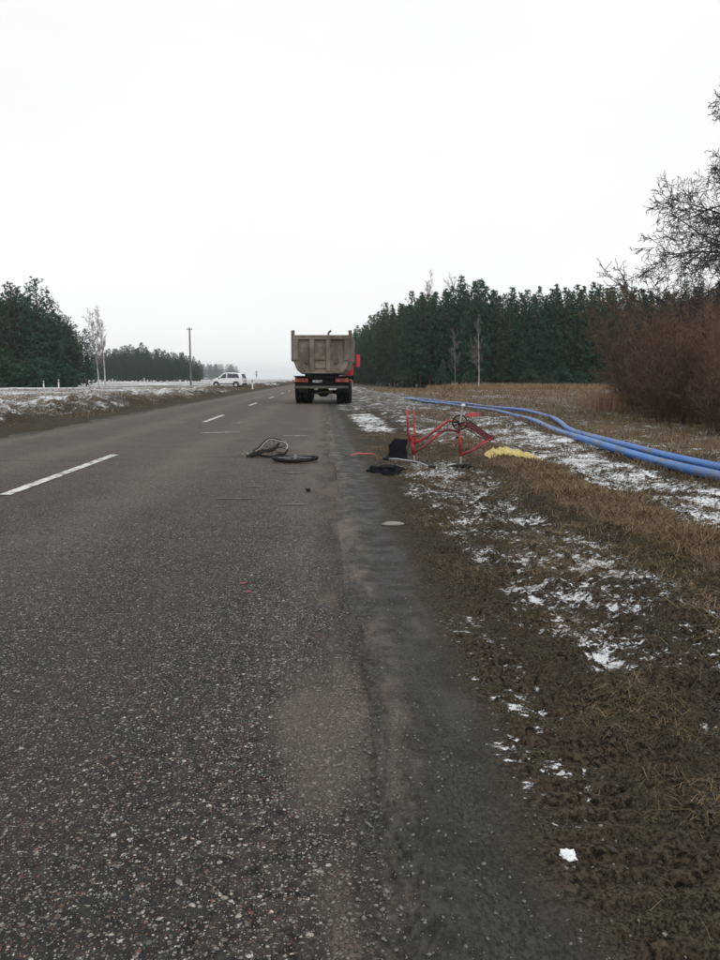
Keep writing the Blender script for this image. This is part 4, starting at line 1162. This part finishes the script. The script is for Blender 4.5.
def bare_tree(name, loc, h, label, cat, cfg, seed, mats, group=None, rad=.011, catkin=0):
    rg = np.random.default_rng(seed); out = []
    t = thing(name, label, cat, loc, group=group)
    grow((0, 0, -.1), (0, 0, 1), h, h * rad, 0, cfg, out, rg)
    tr = np.array([s for d_, s in out if d_ == 0]); li = np.array([s for d_, s in out if d_ == 1]); tw = np.array([s for d_, s in out if d_ >= 2])
    np_obj('trunk', *seg_mesh(tr, 8), mats[0], smooth=True, parent=t)
    if len(li) and name != 'alder_tree': tw = np.concatenate([li, tw])
    elif len(li): np_obj('limbs', *seg_mesh(li, 5), mats[1], smooth=True, parent=t)
    if len(tw): 
        V, F = seg_mesh(tw, 3)
        np_obj('crown', V, F, mats[2], parent=t)
    if catkin:
        tips = np.array([s[3:6] for d_, s in out if d_ == cfg['depth']])
        tips = tips[rg.random(len(tips)) < catkin]
        n = len(tips); c = tips + np.array([0, 0, -.02]) + rg.normal(size=(n, 3)) * .015
        o = np.array([[1, 0, 0], [-1, 0, 0], [0, 1, 0], [0, -1, 0], [0, 0, 1.9], [0, 0, -1.9]]) * .015
        V = (c[:, None] + o[None] * rg.uniform(.7, 1.3, (n, 1, 1))).reshape(-1, 3)
        f = np.array([[0, 2, 4], [2, 1, 4], [1, 3, 4], [3, 0, 4], [2, 0, 5], [1, 2, 5], [3, 1, 5], [0, 3, 5]])
        F = (np.arange(n)[:, None, None] * 6 + f[None]).reshape(-1, 3)
        co = np_obj('cones', V, F, mats[2], parent=t)
        co['kind'] = 'stuff'
    return t, out

alder_cfg = dict(depth=4, segs=[1, 8, 5, 4, 1], wob=[0, .10, .16, .2, .2], up=[0, .012, .015, .0, -.03], kids=[0, 15, 8, 3.8], start=[0, .08, .1, .1], ang=[0, .9, .85, .8], len=[0, .42, .58, .5], rk=.5, rmin=.0076)
limb_tree('alder_tree', (14.65, 24.0, gz(14.65, 24)), 15.5, 'tall bare dark-twigged tree reaching in behind the brown shrubs', 'tree', 12, ('bark_dark', 'bark_dark', 'twig_purple'), alder_cfg, 96, lambda f: max(1.0, 4.9 - 3.7 * f))

birch_cfg = dict(depth=3, segs=[12, 6, 5, 4], wob=[.022, .10, .15, .2], up=[.02, .10, .05, -.02], kids=[22, 7, 5], start=[.3, .2, .1], ang=[.6, .6, .6], len=[.30, .45, .5], rk=.42, rmin=.011)
for i, (x, y, h, lb) in enumerate(((-27.5, 104, 9.4, 'slim pale birch at the end of the nearer wood, nearest the gap'), (-28.5, 104.6, 9.0, 'slim pale birch close against the end pines of the nearer wood'))):
    bare_tree('birch_tree', (x, y, gz(x, y)), h, lb, 'birch', birch_cfg, 40 + i, ('bark_birch', 'bark_birch', 'twig_grey'), group='birches by the nearer wood')
sap_cfg = dict(birch_cfg, kids=[16, 6, 4], rmin=.009)
bare_tree('birch_tree', (16.1, 82.0, gz(16.1, 82)), 6.8, 'slender pale birch sapling standing in front of the dark right wood', 'birch', sap_cfg, 51, ('bark_birch', 'twig_grey', 'twig_grey'), rad=.0085)
bare_tree('bare_sapling', (14.0, 84.0, gz(14, 84)), 6.0, 'thin dim leafless sapling beside the pale birch before the right wood', 'sapling', sap_cfg, 52, ('twig_grey', 'twig_grey', 'twig_grey'), rad=.007)
for i, (x, y, h, lb) in enumerate(((15.2, 112, 14.2, 'leafless birch top showing above the shoulder of the right wood'), (17.2, 110, 14.0, 'second leafless birch top above the shoulder of the right wood, farther right'))):
    bare_tree('birch_tree', (x, y, gz(x, y)), h, lb, 'birch', birch_cfg, 60 + i, ('bark_birch', 'twig_grey', 'twig_grey'), group='birch tops above the wood')
bare_tree('distant_tree', (-139, 1290, 0), 15.0, 'small hazy lone tree on the horizon just above the white car', 'tree', dict(birch_cfg, rmin=.14), 70, ('twig_grey', 'twig_grey', 'twig_grey'))
bare_tree('distant_tree', (-104, 1290, 0), 13.0, 'faint lone tree on the horizon between the white car and the truck', 'tree', dict(birch_cfg, rmin=.11), 71, ('twig_grey', 'twig_grey', 'twig_grey'))

# brown leafless shrubs -------------------------------------------
def shrub_mesh(seed, h, rad, stems=58):
    rg = np.random.default_rng(seed); S, var = [], []
    for s in range(stems):
        a = rg.uniform(0, 6.283); rr = rad * .62 * math.sqrt(rg.random())
        p = np.array([rr * math.cos(a), rr * math.sin(a), 0.]); out = rad * rg.uniform(-.15, .85)
        d = np.array([math.cos(a) * out / h * 1.1, math.sin(a) * out / h * 1.1, 1.]); d /= np.linalg.norm(d)
        Lh = h * rg.uniform(.40, 1.05) * (1.06 - .30 * max(0, out) / rad); n = 9; r0 = rg.uniform(.010, .019)
        for k in range(n):
            d = d + rg.normal(size=3) * .17; d /= np.linalg.norm(d)
            q = p + d * Lh / n; f = k / n
            S.append([*p, *q, r0 * (1 - .8 * f), r0 * (1 - .8 * (f + .11))]); var.append(rg.uniform(.05, .75))
            for c in range(3 if k > 0 else 1):
                e = d + rand_unit(1, rg)[0] * 1.0 + np.array([0, 0, .05]); e /= np.linalg.norm(e)
                Lc = rg.uniform(.25, .7) * (1.1 - .5 * f); m = p + (q - p) * rg.random(); m2 = m + e * Lc * .5
                e2 = e + rg.normal(size=3) * .25; e2 /= np.linalg.norm(e2); m3 = m2 + e2 * Lc * .5
                S.append([*m, *m2, .0050, .0042]); S.append([*m2, *m3, .0042, .003]); var += [.35 + .4 * f * rg.random()] * 2
                for c2 in range(3):
                    g = e + rand_unit(1, rg)[0] * .8 + np.array([0, 0, .1]); g /= np.linalg.norm(g)
                    b = m + (m3 - m) * rg.uniform(.2, 1); S.append([*b, *(b + g * rg.uniform(.1, .3)), .0036, .0025]); var.append(rg.uniform(.4, 1))
            p = q
    V, F = seg_mesh(np.array(S), 3)
    return np_mesh('twigs', V, F, 'shrub_twig', {'var': np.repeat(np.array(var), 6)})
shm = [shrub_mesh(400 + i, 3.3, 1.25) for i in range(3)]
shrubs = [(8.4, 15.6, 2.5, 'nearest brown leafless shrub at the field edge'), (9.6, 17.4, 3.0, 'brown leafless shrub second from the front of the thicket'), (9.0, 19.6, 3.0, 'brown leafless shrub with reddish crown standing out towards the pipes'), (9.9, 22.2, 3.4, 'rounded brown leafless shrub, third back in the thicket'),
          (11.6, 20.2, 3.5, 'brown leafless shrub in the middle of the thicket'), (10.7, 24.8, 3.7, 'tall rounded reddish leafless shrub at the far end of the thicket'), (12.9, 23.0, 4.0, 'tall brown leafless shrub deep in the thicket below the bare tree'), (13.0, 26.6, 4.3, 'tallest brown leafless shrub at the back of the thicket'), (11.3, 17.6, 3.2, 'brown leafless shrub at the edge of the thicket behind the nearest one'), (12.9, 20.0, 3.6, 'brown leafless shrub at the outer side of the thicket'), (14.6, 25.0, 4.0, 'brown leafless shrub behind the trunk of the bare tree'),
          (11.3, 27.4, 4.0, 'reddish leafless shrub at the back, next to the tan reeds')]
for i, (x, y, h, lb) in enumerate(shrubs):
    t = thing('shrub', lb, 'shrub', (x, y, gz(x, y) - .03), rng.uniform(0, 6.28), 'brown leafless shrubs of the thicket')
    t.scale = (h / 3.3 * 1.1, h / 3.3 * 1.1, h / 3.3 * 1.12)
    link(bpy.data.objects.new('twigs', shm[i % 3]), t)

# grass ------------------------------------------------------------
def blades(name, X, Y, H, W, mat, label, cat, lean=.5, seed=1, var=None):
    r = np.random.default_rng(seed); n = len(X)
    Z = ground_z(X, Y)
    a = r.uniform(0, 6.283, n); l = np.abs(r.normal(lean, lean * .6, n)); b = r.uniform(0, 6.283, n)
    dx, dy = np.cos(a), np.sin(a); sx, sy = np.cos(b), np.sin(b)
    base = np.stack([X, Y, Z - .006], 1)
    mid = base + np.stack([dx * H * l * .35, dy * H * l * .35, H * .6], 1)
    tipz = H * np.clip(1.0 - .35 * l, .25, 1)
    tip = base + np.stack([dx * H * l, dy * H * l, tipz], 1)
    s = np.stack([sx, sy, 0 * sx], 1) * W[:, None] * .5
    V = np.stack([base - s, base + s, mid + s * .75, mid - s * .75, tip], 1).reshape(-1, 3)
    k = np.arange(n)[:, None] * 5
    F = np.concatenate([k + np.array([[0, 1, 2]]), k + np.array([[0, 2, 3]]), k + np.array([[3, 2, 4]])], 0)
    va = np.repeat(np.clip(r.beta(1.6, 2.0, n) if var is None else var, 0, 1), 5)
    o = np_obj(name, V, F, mat, {'var': va})
    tag(o, label, cat, kind='stuff'); return o

def scatter(n, x0, x1, y0, y1, dens, r, power=1.0):
    X = r.uniform(x0, x1, n)
    u = r.random(n)
    Y = y0 * (y1 / y0) ** u if power == 1.0 else r.uniform(y0, y1, n)
    keep = r.random(n) < dens(X, Y)
    return X[keep], Y[keep]
r1 = np.random.default_rng(21)
def clump(X, Y, s=3.0, seed=3): return np.clip(.5 + 1.7 * fbm(X * s, Y * s, seed, 2), 0.03, 1)
# ridge of dry grass on the verge
X, Y = scatter(240000, 1.7, 3.6, 1.8, 13, lambda x, y: np.clip(grass_amount(x, y) - .15, 0, 1) * clump(x, y, 4.0) * (snow_cover(x, y) < .52), r1)
H = (.025 + .085 * r1.random(len(X)) ** 1.8) * (.45 + .9 * clump(X, Y, 1.8, 9)); blades('verge_grass', X, Y, H, .0022 + .0005 * Y, 'dry_grass', 'strip of matted dry brown grass along the verge', 'grass', 1.3, 31)
# thin stalks and straws on the mud
X, Y = scatter(260000, .60, 2.8, 1.25, 16, lambda x, y: .85 * clump(x, y, 2.0, 5) ** 1.5 * sst(.6, 1.0, x) * (1 - .9 * (x < .86) * (y < 4)), r1)
H = .009 + .036 * r1.random(len(X)) ** 2.2; blades('mud_straw', X, Y, H, .0010 + .0004 * Y, 'dry_grass', 'sparse dead straws trodden into the mud', 'straw', 2.2, 32)
# snow-flecked strip by the pipes
X, Y = scatter(45000, 2.7, 5.4, 3.0, 30, lambda x, y: .6 * clump(x, y, 1.5, 6) * (snow_cover(x, y) < .55), r1)
H = .03 + .09 * r1.random(len(X)) ** 2; blades('pipe_side_grass', X, Y, H, .002 + .0005 * Y, 'dry_grass', 'short dead grass poking from the snow beside the pipes', 'grass', 1.0, 33)
PA = np.array([(4.55, 2.0), (4.42, 5.5), (4.36, 8.52), (4.36, 10.44), (4.47, 12.62), (4.80, 15.91), (5.45, 21.0), (5.75, 25.5), (5.55, 30), (5.05, 36.0)])
Y = 2.5 + 32 * r1.random(16000) ** 1.5; X = np.interp(Y, PA[:, 1], PA[:, 0]) + np.where(r1.random(len(Y)) < .55, -.075 - .10 * r1.random(len(Y)), .55 + .15 * r1.random(len(Y)))
kp = r1.random(len(Y)) < clump(X, Y, 1.3, 19); X, Y = X[kp], Y[kp]
H = .03 + .10 * r1.random(len(X)) ** 1.6; blades('pipe_edge_grass', X, Y, H, .002 + .0005 * Y, 'dry_grass', 'dead grass pressed up against the sides of the blue pipes', 'grass', .7, 39)
# field beyond the pipes
X, Y = scatter(260000, 4.9, 60, 4.0, 92, lambda x, y: np.clip(clump(x, y, .6, 7), .15, 1) * (x < 5 + y * .62) * (snow_cover(x, y) < .5), r1)
H = (.05 + .16 * r1.random(len(X)) ** 1.6) * (1 + .6 * sst(30, 80, Y)); blades('field_grass', X, Y, H, .003 + .0006 * Y, 'dry_grass', 'brown dead grass of the field between pipes and wood', 'grass', .8, 34)
# tan reeds beside the shrubs
X = r1.normal(10.3, .45, 2600); Y = r1.normal(27.0, 1.3, 2600)
H = .25 + .65 * r1.random(len(X)); blades('reeds', X, Y, H, np.full(len(X), .010), 'dry_reed', 'tan dry reeds at the far end of the shrub thicket', 'reeds', .18, 35)
X = 9.0 + 4.5 * r1.random(9000) + r1.normal(0, .3, 9000); Y = 15.0 + (X - 8.2) * 2.6 + r1.normal(0, 1.2, 9000)
H = .15 + .45 * r1.random(len(X)) ** 1.5; blades('thicket_grass', X, Y, H, np.full(len(X), .009), 'dry_reed', 'pale dry grass round the feet of the shrubs', 'grass', .5, 36)
# tall pale grass before the right wood
X = r1.uniform(12, 48, 26000); Y = r1.uniform(80, 92, 26000)
H = .3 + .6 * r1.random(len(X)) * clump(X, Y, .3, 8); blades('wood_edge_grass', X, Y, H, np.full(len(X), .06), 'dry_reed', 'pale dry grass along the foot of the right wood', 'grass', .35, 37)
# left verge
X, Y = scatter(190000, -75, -6.3, 8, 105, lambda x, y: np.clip(clump(x, y, .5, 12), .1, 1) * (x > -7.5 - y * .62) * (snow_cover(x, y) < .50) * sst(6.35, 7.0, -x), r1)
H = .05 + .17 * r1.random(len(X)) ** 1.8; blades('left_verge_grass', X, Y, H, .003 + .0006 * Y, 'dry_grass', 'brown tufts of dead grass across the road', 'grass', .8, 38)

# grit and clods ---------------------------------------------------
def lumps(name, X, Y, S, mat, label, cat, seed):
    r = np.random.default_rng(seed); n = len(X); Z = ground_z(X, Y)
    Z = np.where(X < .16, np.maximum(Z, 0.0), Z)
    t = (1 + 5 ** .5) / 2
    o = np.array([[1, 0, 0], [-1, 0, 0], [0, 1, 0], [0, -1, 0], [0, 0, 1], [0, 0, -1.]])
    sc = np.stack([r.uniform(.6, 1.3, n), r.uniform(.6, 1.3, n), r.uniform(.35, .8, n)], 1) * S[:, None]
    V = o[None] * sc[:, None] + r.normal(size=(n, 6, 3)) * S[:, None, None] * .22
    a = r.uniform(0, 6.28, n); c, s = np.cos(a)[:, None], np.sin(a)[:, None]
    V = np.stack([V[..., 0] * c - V[..., 1] * s, V[..., 0] * s + V[..., 1] * c, V[..., 2]], -1) + np.stack([X, Y, Z + S * .15], 1)[:, None]
    f = np.array([[0, 2, 4], [2, 1, 4], [1, 3, 4], [3, 0, 4], [2, 0, 5], [1, 2, 5], [3, 1, 5], [0, 3, 5]])
    F = (np.arange(n)[:, None, None] * 6 + f[None]).reshape(-1, 3)
    tag(np_obj(name, V.reshape(-1, 3), F, mat), label, cat, kind='stuff')
X, Y = scatter(16000, -.25, .75, 1.25, 14, lambda x, y: np.exp(-((x - .08) / .16) ** 2) * .85 + .22, r1)
lumps('grit', X, Y, .0012 + .0055 * r1.random(len(X)) ** 3.6, 'pebble', 'loose grit along the ragged asphalt edge', 'grit', 61)
X, Y = scatter(16000, .6, 2.6, 1.25, 14, lambda x, y: .7 * clump(x, y, 2.2, 15) * (1 - .9 * (x < .86) * (y < 4)), r1)
simple('clod', (0.048, 0.038, 0.029), 0.9, var=.4, scale=9)
lumps('clods', X, Y, .003 + .010 * r1.random(len(X)) ** 2.4, 'clod', 'crumbled clods of dark mud on the verge', 'clods', 62)

# ------------------------------------------------------------------ haze
kz = bpy.data.materials.new('haze_air'); kz.use_nodes = True
kz.node_tree.nodes.clear()
ho = kz.node_tree.nodes.new('ShaderNodeOutputMaterial'); hv = kz.node_tree.nodes.new('ShaderNodeVolumePrincipled')
hv.inputs['Color'].default_value = (0.88, 0.945, 1.0, 1)
hv.inputs['Density'].default_value = 0.00032
hv.inputs['Anisotropy'].default_value = 0.6
kz.node_tree.links.new(hv.outputs[0], ho.inputs['Volume'])
MATS['haze_air'] = kz
m = MB(); m.box((0, 1100, 12.25), (4200, 2400, 28.5))
hz_ = m.build('haze', 'haze_air'); tag(hz_, 'thin pale winter haze over the fields', None, kind='stuff')
